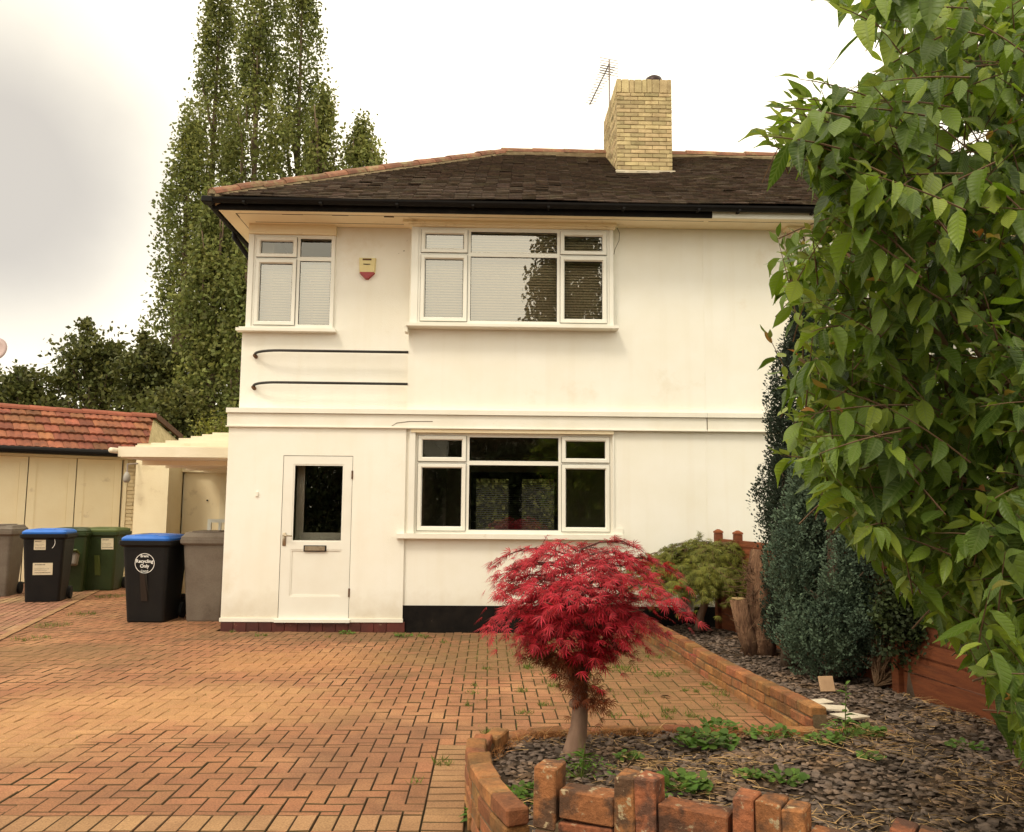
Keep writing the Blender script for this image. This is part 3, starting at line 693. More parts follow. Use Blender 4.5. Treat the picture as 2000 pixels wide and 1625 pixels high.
    trim_at(a, w1, [(x_0-.085, x_0-.001, YW-.11, YW+.02, w1[2]-.001, w1[3]+.02), (x_1+.001, x_1+.05, YW-.11, YW+.02, w1[2]-.001, w1[3]+.02)], 'casing', 'upvc')
    trim_at(a, w1, [(x_0-.12, x_1+.07, YW-.15, YW-.002, w1[3]+.002, w1[3]+.03), (x_0-.19, x_1+.085, YW-.185, YW-.003, w1[3]+.031, SOF+.001)], 'head_board', 'soffit')
    hx = (x_0-.14) if left else x_1+.14
    trim_at(a, w1, [(hx-.008, hx+.03, YW-.17, YW-.01, w1[2]-.115, w1[2]-.046)], 'bracket')
    # lower window: sill, cheeks, head
    x_0, x_1 = w2[0], w2[1]
    trim_at(b, w2, [(x_0-.20, x_1+.13, YW-.10, YW+.03, w2[2]-.058, w2[2]-.001)])
    trim_at(b, w2, [(x_0-.07, x_0-.001, YW-.03, YW+.031, w2[2]+.001, w2[3]+.045), (x_1+.001, x_1+.02, YW-.02, YW+.031, w2[2]+.001, w2[3]+.03), (x_1+.021, x_1+.12, YW-.02, YW-.002, w2[2]+.001, w2[2]+.075)], 'casing', 'upvc')
    trim_at(b, w2, [(x_0-.05, x_1+.012, YW-.045, YW+.03, w2[3]+.002, w2[3]+.044)], 'head_board', 'soffit')
    # corner window: post, sill, head
    x_0, x_1 = w3[0], w3[1]
    sx0, sx1 = (xu-.05, x_1+.05) if left else (x_0-.05, xu+.05)
    trim_at(c, w3, [(sx0, sx1, YW+.03, YW+.16, w3[2]-.055, w3[2]-.018), (sx0+.03, sx1-.02, YW+.06, YW+.16, w3[2]-.018, w3[2]-.001)])
    if left: trim_at(c, w3, [(xw-.01, x_0-.001, YW+.095, YW+.16, w3[2], SOF-.03)], 'casing', 'upvc')
    else: trim_at(c, w3, [(x_1+.001, xw+.01, YW+.095, YW+.16, w3[2], SOF-.03)], 'casing', 'upvc')
    trim_at(c, w3, [(min(xw, x_0)-.012, x_1+.012, YW+.07, YW+.148, w3[3]+.001, SOF+.001)], 'head_board', 'soffit')
    # door
    X0, X1, Z0, Z1 = dr; yd = YW-.03; dm = MB(); gz0, gz1 = P(618, 1058, YW)[2], P(618, 907, YW)[2]
    gx_0, gx_1 = X0+.125, X1-.105; t = .045; e = .006
    pz0, pz1 = .40, .955
    for (xa, xb, za, zb) in ((X0+e, gx_0, Z0+e, Z1-e), (gx_1, X1-e, Z0+e, Z1-e), (gx_0, gx_1, gz1, Z1-e), (gx_0, gx_1, pz1, gz0), (gx_0, gx_1, Z0+e, pz0)): dm.box(xa, xb, yd, yd+t, za, zb)
    dm.box(gx_0, gx_1, yd+.014, yd+.035, pz0, pz1)
    # mouldings round panel and glass
    for (za, zb) in ((pz0, pz1), (gz0, gz1)):
        w_ = .016
        dm.box(gx_0, gx_0+w_, yd+.005, yd+.02, za, zb); dm.box(gx_1-w_, gx_1, yd+.005, yd+.02, za, zb); dm.box(gx_0+w_, gx_1-w_, yd+.005, yd+.02, za, za+w_); dm.box(gx_0+w_, gx_1-w_, yd+.005, yd+.02, zb-w_, zb)
    do = dm.build('door', 'upvc', root); do['label'] = 'white half-glazed front door'
    q = MB(); q.face([(gx_0, yd+.022, gz0), (gx_1, yd+.022, gz0), (gx_1, yd+.022, gz1), (gx_0, yd+.022, gz1)]); q.build('glass_pane', 'glass', do, fix=False)
    q = MB(); q.box(gx_0-.02, gx_0+.075, yd+.30, yd+.32, gz0-.2, gz1+.3); q.box(gx_0+.075, gx_1+.02, yd+.30, yd+.32, gz0-.1, gz0+.10); q.build('inner_frame', 'upvc', do)
    q = MB(); zc = (P(615, 1071, YW)[2]); xc = (X0+X1)/2-.005
    q.box(xc-.135, xc+.135, yd-.006, yd+.001, zc-.037, zc+.037); q.build('letterbox_frame', 'gasket', do)
    q = MB(); q.cbox((xc, yd-.010, zc), (.24, .012, .05), 0, .003); q.build('letterbox', 'chrome', do)
    q = MB(); hx = X0+.045 if left else X1-.045
    q.cbox((hx, yd-.006, 1.075), (.042, .008, .155), 0, .002); q.tube([(hx, yd-.008, 1.12), (hx, yd-.05, 1.12), (hx+.02, yd-.055, 1.12), (hx+.10, yd-.05, 1.115)], .009, 8)
    q.build('door_handle', 'chrome', do, smooth=True)
    for zz in (.45, 1.85):
        q = MB(); hx2 = X1-.004 if left else X0+.004; q.tube([(hx2, yd-.006, zz-.05), (hx2, yd-.006, zz+.05)], .011, 8); q.build('hinge', 'rust', do)
    q = MB(); q.box(X0-.03, X1+.02, YW-.085, YW-.036, Z0-.030, Z0+.004); q.build('threshold', 'upvc', do)
    # dark gap round the door
    q = MB(); q.box(X0, X0+e, yd+.008, yd+.03, Z0, Z1); q.box(X1-e, X1, yd+.008, yd+.03, Z0, Z1); q.box(X0, X1, yd+.008, yd+.03, Z1-e, Z1); q.build('door_gap', 'gasket', do)
    # soffit, fascia, gutters
    sf = MB(); a, b = (EX0+.05, PARTY-.001) if left else (PARTY+.001, 2*PARTY-EX0-.05)
    sf.box(a, b, EY+.05, YW+.42, SOF+.002, SOF+.03)
    if left:
        sf.box(a, XW+.02, YW+.42, EYB-.1, SOF+.002, SOF+.03)
    else: sf.box(2*PARTY-XW-.02, b, YW+.42, EYB-.1, SOF+.002, SOF+.03)
    sf.build('soffit', 'soffit', root)
    sj = MB(); yj = EY+.20
    def jn(xa, xb, ya, yb_): sj.box(xa, xb, ya, yb_, SOF-.001, SOF+.004)
    if left:
        jn(EX0+.22, 2.6, yj, yj+.005); jn(-2.95, -1.05, YW+.0, YW+.006); jn(-2.55, -2.3, yj-.001, yj+.016); jn(-1.95, -1.75, yj-.002, yj+.02); jn(-1.32, -1.2, yj+.015, yj+.05); jn(EX0+.22, EX0+.226, yj, BACK)
        jn(EX0+.22, EX0+.235, yj, yj+.14)
    else: jn(PARTY, 8.1, yj, yj+.005)
    sj.build('soffit_joint', 'crack', root)
    gt = MB()
    def gutter_run(p0, p1, r=.058):
        p0, p1 = Vector(p0), Vector(p1); u = (p1-p0).normalized(); side = u.cross(Vector((0, 0, 1)))
        secs = []
        for c in (p0, p1):
            ring_ = [c+side*r*cos(pi+pi*k/8)+Vector((0, 0, r*sin(pi+pi*k/8))) for k in range(9)]
            ring_ += [c+side*(r-.006)*cos(pi+pi*k/8)+Vector((0, 0, (r-.006)*sin(pi+pi*k/8))) for k in range(8, -1, -1)]
            secs.append(ring_)
        gt.loft(secs)
    gz = EZ+.012
    if left:
        gutter_run((EX0-.03, EY-.045, gz), (PARTY, EY-.045, gz)); gutter_run((EX0-.045, EY-.06, gz), (EX0-.045, EYB, gz))
        gt.cbox((EX0-.03, EY-.05, gz-.03), (.13, .13, .075), 0, .01)
    else:
        gutter_run((PARTY, EY-.045, gz), (2*PARTY-EX0+.03, EY-.045, gz)); gutter_run((2*PARTY-EX0+.045, EY-.06, gz), (2*PARTY-EX0+.045, EYB, gz))
    for k in range(7):
        xx = (EX0+.4+k*.9) if left else (PARTY+.3+k*.9)
        gt.box(xx-.015, xx+.015, EY-.108, EY+.02, gz-.066, gz-.045)
    gt.build('gutter', 'blackpvc', root)
    fa = MB(); a, b = (EX0+.0, PARTY-.001) if left else (PARTY+.001, 2*PARTY-EX0)
    fa.box(a, b, EY+.02, EY+.05, SOF-.015, EZ+.02)
    if left: fa.box(a, a+.03, EY+.05, EYB, SOF-.015, EZ+.02)
    else: fa.box(b-.03, b, EY+.05, EYB, SOF-.015, EZ+.02)
    fa.build('fascia', 'blackpaint' if left else 'trim', root)
    if left:
        dp = MB(); dx, dy = EX0-.045, YW+.55
        dp.tube([(dx, dy, gz-.03), (dx, dy, gz-.12), (XU-.07, dy+.15, gz-.42), (XU-.07, dy+.15, 2.7)], .034, 10); dp.build('downpipe', 'blackpvc', root, smooth=True)
    # roof
    rf = MB()
    if left: roof_tiles(rf, EX0-.03, PARTY, EY-.04, EZ+.03, RX0, PARTY, RY, RZ, True, False)
    else: roof_tiles(rf, PARTY, 2*PARTY-EX0+.03, EY-.04, EZ+.03, PARTY, 2*PARTY-RX0-.1, RY, RZ, False, True)
    dk = .012
    if left:
        e0 = (EX0-.03, EY-.04, EZ+.03-dk); r0 = (RX0, RY, RZ-dk); r1 = (PARTY, RY, RZ-dk); e1 = (PARTY, EY-.04, EZ+.03-dk); bl_ = (EX0-.03, EYB, EZ+.03-dk); br_ = (PARTY, EYB, EZ+.03-dk)
    else:
        m_ = 2*PARTY-EX0+.03; rx = 2*PARTY-RX0-.1
        e0 = (m_, EY-.04, EZ+.03-dk); r0 = (rx, RY, RZ-dk); r1 = (PARTY, RY, RZ-dk); e1 = (PARTY, EY-.04, EZ+.03-dk); bl_ = (m_, EYB, EZ+.03-dk); br_ = (PARTY, EYB, EZ+.03-dk)
    rf.face([e0, e1, r1, r0]); rf.face([e0, r0, bl_]); rf.face([bl_, r0, r1, br_])
    ro = rf.build('roof', 'rooftile', root, fix=False)
    rg = MB(); mo = MB()
    zo = .045
    if left:
        ridge_run(rg, (EX0-.0, EY-.02, EZ+.07), (RX0, RY, RZ+zo), .105, .32, mort=mo); ridge_run(rg, (RX0-.05, RY, RZ+zo), (PARTY, RY, RZ+zo), .12, .42, mort=mo); ridge_run(rg, (EX0, EYB, EZ+.07), (RX0, RY, RZ+zo), .105, .32)
    else:
        ridge_run(rg, (2*PARTY-EX0, EY-.02, EZ+.07), (2*PARTY-RX0-.1, RY, RZ+zo), .115, .32, mort=mo); ridge_run(rg, (PARTY, RY, RZ+zo), (2*PARTY-RX0-.05, RY, RZ+zo), .12, .42, mort=mo)
    rg.build('ridge_tiles', 'ridge', ro, smooth=False); mo.build('ridge_mortar', 'mortar', ro)
    return ro
house = thing('house', (-.2, YW, 0), 'white rendered semi-detached house with half-glazed white front door, black rails and brick chimney', 'house', 'semi-detached houses')
roofL = make_house(house, True)
nbr = thing('house', (5.0, YW, 0), 'attached neighbouring half of the white house, mostly hidden behind the cherry tree', 'house', 'semi-detached houses')
make_house(nbr, False)

# render details on the house: joint seam, cracks, rails
q = MB(); 
pts = [P(1203, 440, YW-.001), P(1210, 455, YW-.001), P(1209, 470, YW-.001), P(1201, 487, YW-.001), P(1199, 497, YW-.001)]
for a, b in zip(pts, pts[1:]):
    q.face([(a[0]-.003, YW-.0015, a[2]), (a[0]+.003, YW-.0015, a[2]), (b[0]+.003, YW-.0015, b[2]), (b[0]-.003, YW-.0015, b[2])])
for (x_, y_, s_) in ((789, 490, .012), (779, 495, .006), (795, 470, .006)):
    c = P(x_, y_, YW+.148); q.face([(c[0]-s_, YW+.1485, c[2]), (c[0], YW+.1485, c[2]-s_*.6), (c[0]+s_, YW+.1485, c[2]+s_*.3), (c[0], YW+.1485, c[2]+s_*.5)])
pts = [P(765, 832, YW-.06), P(775, 826, YW-.06), P(800, 823, YW-.06), P(845, 823, YW-.06)]
for a, b in zip(pts, pts[1:]): q.face([(a[0], YW-.0585, a[2]-.004), (b[0], YW-.0585, b[2]-.004), (b[0], YW-.0585, b[2]+.003), (a[0], YW-.0585, a[2]+.003)])
q.build('wall_crack', 'crack', house, fix=False)
q = MB(); q.box(PARTY-.006, PARTY+.006, YW-.004, YW+.001, .31, 2.41); q.box(PARTY-.006, PARTY+.006, YW-.004, YW+.001, 2.65, SOF-.01); q.build('party_seam', 'render', house)
for (y_, xl) in ((687, 493), (749, 490)):
    zc = P(640, y_, YW+.05)[2]; q = MB(); xl_ = P(xl, y_, YW+.0)[0]; yo = YW-.0
    pts = [(XP+.0, yo, zc-.003)]+[(xl_+.33-.33*sin(a), yo+.0+.13*(1-cos(a)), zc-.03*(1-cos(a))) for a in np.linspace(0, pi/2, 8)]
    pts.append((xl_-.002, yo+.16, zc-.05))
    q.tube(pts, .0165, 10); q.build('handrail', 'rail', house, smooth=True)
    q = MB(); q.tube([(xl_, yo+.10, zc-.045), (xl_+.005, yo+.16, zc-.06)], .024, 8); q.build('rail_fixing', 'rust', house, smooth=True)
q = MB(); c = P(502, 965, YW-.04); q.cbox((c[0], YW-.045, c[2]), (.03, .02, .055), 0, .003); q.build('bell_push', 'trim', house)

# chimney
cx0, cx1, cy0, cy1, ctop, cbot = 1.83, 2.645, 11.9, 13.35, 7.83, 6.30
ch = MB(); cy0_ = cy0
def brick_stack(mb, x0, x1, y0, y1, z0, z1, soldier=True, gap=.009, bh=.054, L_=.20):
    z = z0; r = 0; zt = z1-(.215 if soldier else 0)
    while z < zt-.02:
        h = min(bh, zt-z-.008)
        for (side) in range(4):
            a0, a1 = (x0, x1) if side < 2 else (y0, y1)
            s = a0-(L_/2 if r % 2 else 0)
            while s < a1-.005:
                e = min(s+L_, a1); b = max(s, a0)
                if e-b > .02:
                    j = random.uniform(-.003, .003); t = .05
                    if side == 0: c = ((b+e)/2, y0+t/2+j, z+h/2); sz = (e-b, t, h)
                    elif side == 1: c = ((b+e)/2, y1-t/2+j, z+h/2); sz = (e-b, t, h)
                    elif side == 2: c = (x0+t/2+j, (b+e)/2, z+h/2); sz = (t, e-b, h)
                    else: c = (x1-t/2+j, (b+e)/2, z+h/2); sz = (t, e-b, h)
                    mb.cbox(c, sz, 0, .004, .0015)
                s += L_+gap
        z += bh+gap; r += 1
    if soldier:
        z = zt
        for side in range(4):
            a0, a1 = (x0, x1) if side < 2 else (y0, y1); s = a0
            while s < a1-.02:
                e = min(s+.065+random.choice([0, 0, .04]), a1); t = .06; j = random.uniform(-.004, .004); tz = random.uniform(-.006, .006)
                if side == 0: c = ((s+e)/2, y0+t/2+j, z+.105+tz); sz = (e-s, t, .208)
                elif side == 1: c = ((s+e)/2, y1-t/2+j, z+.105+tz); sz = (e-s, t, .208)
                elif side == 2: c = (x0+t/2+j, (s+e)/2, z+.105+tz); sz = (t, e-s, .208)
                else: c = (x1-t/2+j, (s+e)/2, z+.105+tz); sz = (t, e-s, .208)
                mb.cbox(c, sz, 0, .005, .002); s = e+.010
brick_stack(ch, cx0, cx1, cy0, cy1, cbot, ctop)
cho = ch.build('chimney', 'yellowbrick', house)
q = MB(); q.box(cx0+.012, cx1-.012, cy0+.012, cy1-.012, cbot-.05, ctop-.02); q.build('chimney_mortar', 'mortar', cho)
q = MB(); q.cbox(((cx0+cx1)/2, cy0-.02, cbot+.045), (cx1-cx0+.07, .06, .11), 0, .01, .004); q.hexa([(cx0-.03, cy0-.04, cbot-.04), (cx0+.0, cy0-.04, cbot-.04), (cx0+.0, cy1, cbot+.75), (cx0-.03, cy1, cbot+.75)], [(cx0-.015, cy0, cbot+.08), (cx0+.0, cy0, cbot+.08), (cx0+.0, cy1, cbot+.95), (cx0-.015, cy1, cbot+.95)])
q.build('flashing', 'lead', cho)
q = MB(); q.lathe((2.13, 12.75), [(.15, ctop-.1), (.16, ctop+.16), (.17, ctop+.18), (.17, ctop+.23), (.12, ctop+.30), (.03, ctop+.32)]); q.build('chimney_pot', 'pot', cho, smooth=True)
q = MB(); q.lathe((2.44, 12.2), [(.09, ctop-.1), (.10, ctop+.02), (.13, ctop+.03), (.145, ctop+.09), (.12, ctop+.16), (.06, ctop+.20), (.01, ctop+.205)]); q.build('chimney_cowl', 'cowl', cho, smooth=True)

# TV aerial
ax, ay = 1.84, 13.2
ae = thing('tv_aerial', (ax, ay, 7.5), 'thin metal television aerial with many rods on a mast behind the brick chimney', 'aerial')
m0 = P(1190, 125, ay); m1 = P(1187, 200, ay)
q = MB(); q.tube([(m0[0], ay, 7.0), (m0[0], ay, m0[2]+.08)], .016, 6); q.build('mast', 'ally', ae)
b0 = Vector(P(1190, 125, ay)); b1 = Vector(P(1152, 204, ay-1.0))
b1.y = ay-.9
b1 = Vector(P(1152, 204, ay-.9))
q = MB(); q.tube([b0, b1], .011, 6); q.build('boom', 'cowl', ae)
q = MB(); side = Vector((.93, .3, 0)).normalized()
for k in range(16):
    c = b0.lerp(b1, .06+k*.061); hl = .13-.004*k
    q.tube([c-side*hl, c+side*hl], .006, 4)
for k in range(7):
    z = m0[2]+.10-.045*k
    q.tube([Vector((m0[0], ay+.03, z))-side*.17, Vector((m0[0], ay+.03, z))+side*.17], .006, 4)
q.tube([(m0[0]-.0, ay+.03, m0[2]-.2), (m0[0], ay+.03, m0[2]+.1)], .006, 4)
q.build('rods', 'ally', ae)

# alarm box
al = thing('alarm_box', (P(717, 525, YW+.15)[0], YW+.15, P(717, 525, YW+.15)[2]), 'small cream and red burglar alarm box on the upper wall beside the corner window', 'alarm')
X0, X1, Z0, Z1 = rect(700, 503, 734, 547, YW+.12)
cxm = (X0+X1)/2; hw = (X1-X0)/2; hh = Z1-Z0
def shield(z0f, z1f, n=10, inset=0, depth=.06):
    L_ = []; 
    for k in range(n+1):
        f = z0f+(z1f-z0f)*k/n; w_ = hw*(1-.12*(1-f)) if f > .45 else hw*.93*sqrt(max(.02, 1-((.45-f)/.45)**2))*(.35+.65*min(1, f/.3)) if f < .45 else hw
        L_.append((f, w_-inset))
    return L_
def shield_mesh(z0f, z1f, inset, y0, y1, name, mat, par):
    L_ = shield(z0f, z1f); pts = [(cxm+w, Z0+hh*f) for f, w in L_]+[(cxm-w, Z0+hh*f) for f, w in L_[::-1]]
    q = MB(); q.loft([[(x, y0, z) for x, z in pts], [(cxm+(x-cxm)*.9, y1, Z0+hh/2+(z-Z0-hh/2)*.93) for x, z in pts]]); return q.build(name, mat, par)
shield_mesh(.33, 1, 0, YW+.15, YW+.10, 'cover', 'alarm', al); shield_mesh(.04, .325, 0, YW+.15, YW+.095, 'lens', 'redplastic', al)
q = MB(); q.box(cxm-.055, cxm+.055, YW+.094, YW+.099, Z0+hh*.86, Z0+hh*.93); q.build('speaker_grille', 'rust', al)
q = MB()
for k in range(9): q.box(cxm-.042+k*.0095, cxm-.036+k*.0095, YW+.095, YW+.099, Z0+hh*.655, Z0+hh*(.70 if k else .715))
q.build('lettering', 'ink', al)

# meter box
X0, X1, Z0, Z1 = rect(1328, 1158, 1352, 1192, YW-.06)
me_ = thing('meter_box', ((X0+X1)/2, YW, Z0), 'small pale grey meter box on the wall behind the green maple', 'meter box')
q = MB(); q.cbox(((X0+X1)/2, YW-.04, (Z0+Z1)/2), (X1-X0+.04, .08, Z1-Z0+.04), 0, .008); q.build('box', 'trim', me_)
q = MB(); q.cbox(((X0+X1)/2, YW-.085, (Z0+Z1)/2), (X1-X0-.01, .012, Z1-Z0-.02), 0, .004); q.build('door', 'meter', me_)

# ------------------------------------------------------------------ garage
gA, gB = Vector((-8.824, 15.909, 0)), Vector((-7.303, 16.999, 0)); u = (gB-gA).normalized(); nb = Vector((-u.y, u.x, 0))
gar = thing('garage', (gB.x, gB.y, 0), 'low garage with orange tiled roof and cream folding doors behind the bins', 'garage')
gang = atan2(u.y, u.x)
def LG(): return MB(org=(gB.x, gB.y, 0), ang=gang)     # local: x along the front, y into the garage
DZ = 2.30; EZG = 2.50
q = LG(); q.box(.10, .55, 0, .22, 0, 2.52); q.box(-6.0, -4.6, 0, .2, 0, 2.52); q.box(-4.6, .10, .0, .2, DZ+.06, 2.52)
q.box(-6, -5.8, .2, 3.6, 0, 2.5); q.box(.35, .55, .22, 3.6, 0, 2.5); q.box(-5.8, .35, 3.4, 3.6, 0, 2.5)
q.build('wall', 'creambrick', gar)
bw = LG()
for r in range(33):
    s = .115-(.1 if r % 2 else 0)
    while s < .54:
        a, b = max(s, .112), min(s+.215, .545)
        if b-a > .03: bw.cbox(((a+b)/2, -.012, .06+r*.075), (b-a, .03, .066), 0, .004, .001)
        s += .225
bw.build('brick_pier', 'creambrick', gar)
q = LG(); q.box(-4.72, .18, -.07, -.002, DZ+.055, DZ+.13); q.box(-4.72, .20, -.12, -.001, DZ+.131, EZG+.03); q.box(.04, .10, -.05, .03, 0, DZ+.05); q.build('door_frame', 'gdoor', gar)
wd = .82
for k in range(6):
    a = .03-wd*(k+1); b = .03-wd*k-.018; q = LG(); t = .05; y0 = .03
    q.box(a, a+.13, y0, y0+t, .03, DZ+.05); q.box(b-.13, b, y0, y0+t, .03, DZ+.05); q.box(a+.13, b-.13, y0, y0+t, .03, .22); q.box(a+.13, b-.13, y0, y0+t, DZ-.05, DZ+.05)
    q.box(a+.13, b-.13, y0, y0+t, .50, .60); q.box(a+.13, b-.13, y0+.018, y0+.04, .22, .50); q.box(a+.13, b-.13, y0+.018, y0+.04, .60, DZ-.05)
    q.build('garage_door', 'gdoor', gar)
q = LG(); q.box(-4.6, .04, .085, .09, 0, DZ+.05); q.build('door_backing', 'gasket', gar)
# roof tiles: eave line to ridge
eE = (.42, -.30, 2.62); 
re = Vector(P(300, 815, 18.3)); rl = (re-Vector((gB.x, gB.y, 0))); reL = Vector((rl.dot(u), rl.dot(nb), re.z))
RIDZ = reL.z; RYG = reL.y if reL.y > .5 else 1.3; REX = reL.x
def gar_tiles():
    mb = LG(); rows = 5; x_left = -6.3; w = .26; y0, z0 = -.36, 2.46; y1, z1 = RYG, RIDZ-.02
    S = hypot(y1-y0, z1-z0); ca, sa = (y1-y0)/S, (z1-z0)/S
    for r in range(rows):
        s0 = S*r/rows; s1 = S*(r+1)/rows+.05
        f0, f1 = r/rows, (r+1)/rows
        xe0 = .35+(REX-.35)*f0
        x = x_left+(w/2 if r % 2 else 0)
        while x < xe0-.06:
            xb = min(x+w-.004, xe0); n_ = 7; lo = []; hi = []; lob = []
            lift = random.uniform(0, .006)
            for k in range(n_):
                xx = x+(xb-x)*k/(n_-1); pr = abs(sin(pi*(xx-x)/w*2+.2))**1.0*.020
                sh = (REX-.35)/S*0
                h0 = .062+lift+pr; h1 = .012+pr
                lo.append((xx, y0+s0*ca-h0*sa, z0+s0*sa+h0*ca)); hi.append((xx, y0+s1*ca-h1*sa, z0+s1*sa+h1*ca)); lob.append((xx, y0+s0*ca-(h0-.034)*sa, z0+s0*sa+(h0-.034)*ca))
            ids = [[mb.pt(p) for p in L_] for L_ in (lob, lo, hi)]
            for k in range(n_-1):
                mb.f.append([ids[0][k], ids[0][k+1], ids[1][k+1], ids[1][k]]); mb.f.append([ids[1][k], ids[1][k+1], ids[2][k+1], ids[2][k]]); mb.mi += [0, 0]
            x += w
    # underlay and far slope
    mb.face([(x_left, y0, z0-.01), (.35, y0, z0-.01), (REX, y1, z1-.01), (x_left, y1, z1-.01)])
    mb.face([(x_left, y1, z1-.01), (REX, y1, z1-.01), (REX+.5, 2*y1-y0, z0), (x_left, 2*y1-y0, z0)])
    return mb.build('roof', 'gtile', gar, fix=False)
gro = gar_tiles()
q = LG(); ridge_run(q, (-6.3, RYG, RIDZ), (REX+.02, RYG, RIDZ), .12, .45); q.build('ridge_tiles', 'gridge', gro, smooth=False)
q = LG(); q.tube([(-6.3, -.42, 2.46), (.2, -.42, 2.46)], .06, 10); q.box(-6.3, .34, -.37, -.12, 2.40, 2.50); q.build('gutter', 'blackpvc', gar)
# gable end with verge board: from eave corner and ridge end back to far eave
farz = P(352, 860, 19.6); fz = Vector(farz)-Vector((gB.x, gB.y, 0)); fl = Vector((fz.dot(u), fz.dot(nb), farz[2]))
q = LG(); q.face([(.35, -.30, 2.47), (fl.x, fl.y, fl.z-.05), (REX, RYG, RIDZ-.04)]); q.face([(.35, -.30, 2.47), (fl.x, fl.y, fl.z-.05), (fl.x, fl.y, 0), (.35, .1, 0)])
q.build('gable_wall', 'yellowbrick', gar, fix=False)
q = LG(); a_ = Vector((REX, RYG, RIDZ-.02)); b_ = fl.copy(); dv = Vector((.03, -.06, 0))
q.hexa([a_+dv*.2, b_+dv*.2, b_+dv*1.3, a_+dv*1.3], [a_+dv*.2+Vector((0, 0, .12)), b_+dv*.2+Vector((0, 0, .12)), b_+dv*1.3+Vector((0, 0, .12)), a_+dv*1.3+Vector((0, 0, .12))]); q.build('verge_board', 'rust', gar)

# ------------------------------------------------------------------ side store and canopy
st = thing('side_store', (-4.6, 13.4, 0), 'cream side store with panelled door under the canopy left of the house', 'outbuilding')
sx0 = P(263, 960, 13.3)[0]; sx1 = P(328, 960, 13.3)[0]
q = MB(); q.box(sx0, sx1, 13.3, 16.0, 0, 2.42); 
dx0, dx1, dz1 = P(335, 980, 13.9)[0], P(430, 980, 13.9)[0], P(385, 922, 13.9)[2]
q.box(sx1, dx0-.12, 13.9, 14.1, 0, 2.5); q.box(dx1+.12, -3.10, 13.9, 14.1, 0, 2.5); q.box(dx0-.12, dx1+.12, 13.9, 14.1, dz1+.12, 2.5)
q.build('wall', 'cream', st)
q = MB(); q.box(dx0-.119, dx0, 13.87, 14.0, 0, dz1); q.box(dx1, dx1+.119, 13.87, 14.0, 0, dz1); q.box(dx0-.119, dx1+.119, 13.87, 14.0, dz1, dz1+.115); q.build('door_frame', 'cream', st)
q = MB(); q.box(dx0+.005, dx1-.005, 13.95, 13.99, .02, dz1-.005); so_ = q.build('door', 'gdoor', st)
q = MB(); q.tube([(dx1-.22, 13.95, 1.55), (dx1-.22, 13.92, 1.55)], .012, 8); q.build('keyhole', 'gasket', so_)
can = thing('canopy', (-3.9, 12.4, 0), 'stepped white board canopy roof between the house and the garage', 'canopy')
cz0 = P(340, 893, 10.55)[2]; cxl = P(232, 880, 10.55)[0]
nB = 8; q = MB()
for k in range(nB):
    y0 = 10.55+k*.5; z0 = cz0+.0+.072*k
    q.box(cxl+.0, -3.20, y0, y0+.56, z0+.055, z0+.075)
    q.box(cxl-.0, -3.20, y0-.018, y0, z0+(.0 if k == 0 else .02), z0+.125-(0 if k == 0 else .02))
co = q.build('roof_boards', 'canopy', can)
q = MB(); q.box(cxl+.02, -3.2, 10.57, 14.4, cz0-.01, cz0+.02); q.build('ceiling', 'soffit', can)
q = MB()
for k in range(4): q.box(cxl+.03, -3.2, 11.2+k*.8, 11.26+k*.8, cz0-.07, cz0-.011)
q.build('beam', 'soffit', can)
q = MB(); g0 = Vector((cxl-.04, 10.5, cz0+.08)); q.tube([(cxl-.05, 10.45, cz0+.075), (cxl-.05, 14.4, cz0+.13)], .035, 10); q.build('gutter', 'canopy', can, smooth=True)
# wall lamp on the garage corner
lp = P(256, 925, 13.2); wl = thing('wall_lamp', (lp[0], 13.25, lp[2]), 'small grey metal wall lamp on a bracket under the canopy end', 'lamp')
q = MB(); q.tube([(lp[0]+.06, 13.28, lp[2]+.16), (lp[0]-.02, 13.1, lp[2]+.14), (lp[0]-.02, 13.1, lp[2]+.02)], .014, 6); q.build('bracket', 'ally', wl)
q = MB(); q.lathe((lp[0]-.02, 13.1), [(.02, lp[2]+.02), (.05, lp[2]-.04), (.055, lp[2]-.10), (.03, lp[2]-.14)], 12); q.build('lamp_shade', 'meter', wl, smooth=True)
# low white gate frame
X0, X1, Z0, Z1 = rect(404, 1014, 447, 1120, 12.9)
lg = thing('side_gate', (X0, 12.9, 0), 'low white slatted gate between the grey bin and the store', 'gate')
q = MB(); w_ = .05; X1 = -3.2
q.box(X0, X0+w_, 12.88, 12.93, 0, Z1); q.box(X1-w_, X1, 12.88, 12.93, 0, Z1); q.box(X0+w_, X1-w_, 12.88, 12.93, Z1-w_, Z1); q.box(X0+w_, X1-w_, 12.88, 12.93, .1, .16); q.build('frame', 'upvc', lg)
q = MB(); q.box(X0+.16, X0+.20, 12.89, 12.92, .16, Z1-w_); q.box(X0+.34, X0+.38, 12.89, 12.92, .16, Z1-w_); q.build('slats', 'upvc', lg)
# satellite dish at the far left
dp_ = P(-6, 683, 19.5); sdh = thing('satellite_dish', (dp_[0], 19.5, 0), 'pale pinkish round dish on a pole at the left edge above the garage', 'dish')
q = MB(); q.lathe((0, 0), [(.02, 0), (.16, .02), (.27, .07), (.275, .075), (.16, .03), (.02, .01)], 24)
q.v = [(dp_[0]+v[0], 19.5-v[2]+.2*v[1], dp_[2]+v[1]) for v in q.v]; q.build('dish', 'pink', sdh, smooth=True)
q = MB(); q.tube([(dp_[0]-.05, 19.55, 0), (dp_[0]-.05, 19.55, dp_[2])], .025, 8); q.build('pole', 'ally', sdh)

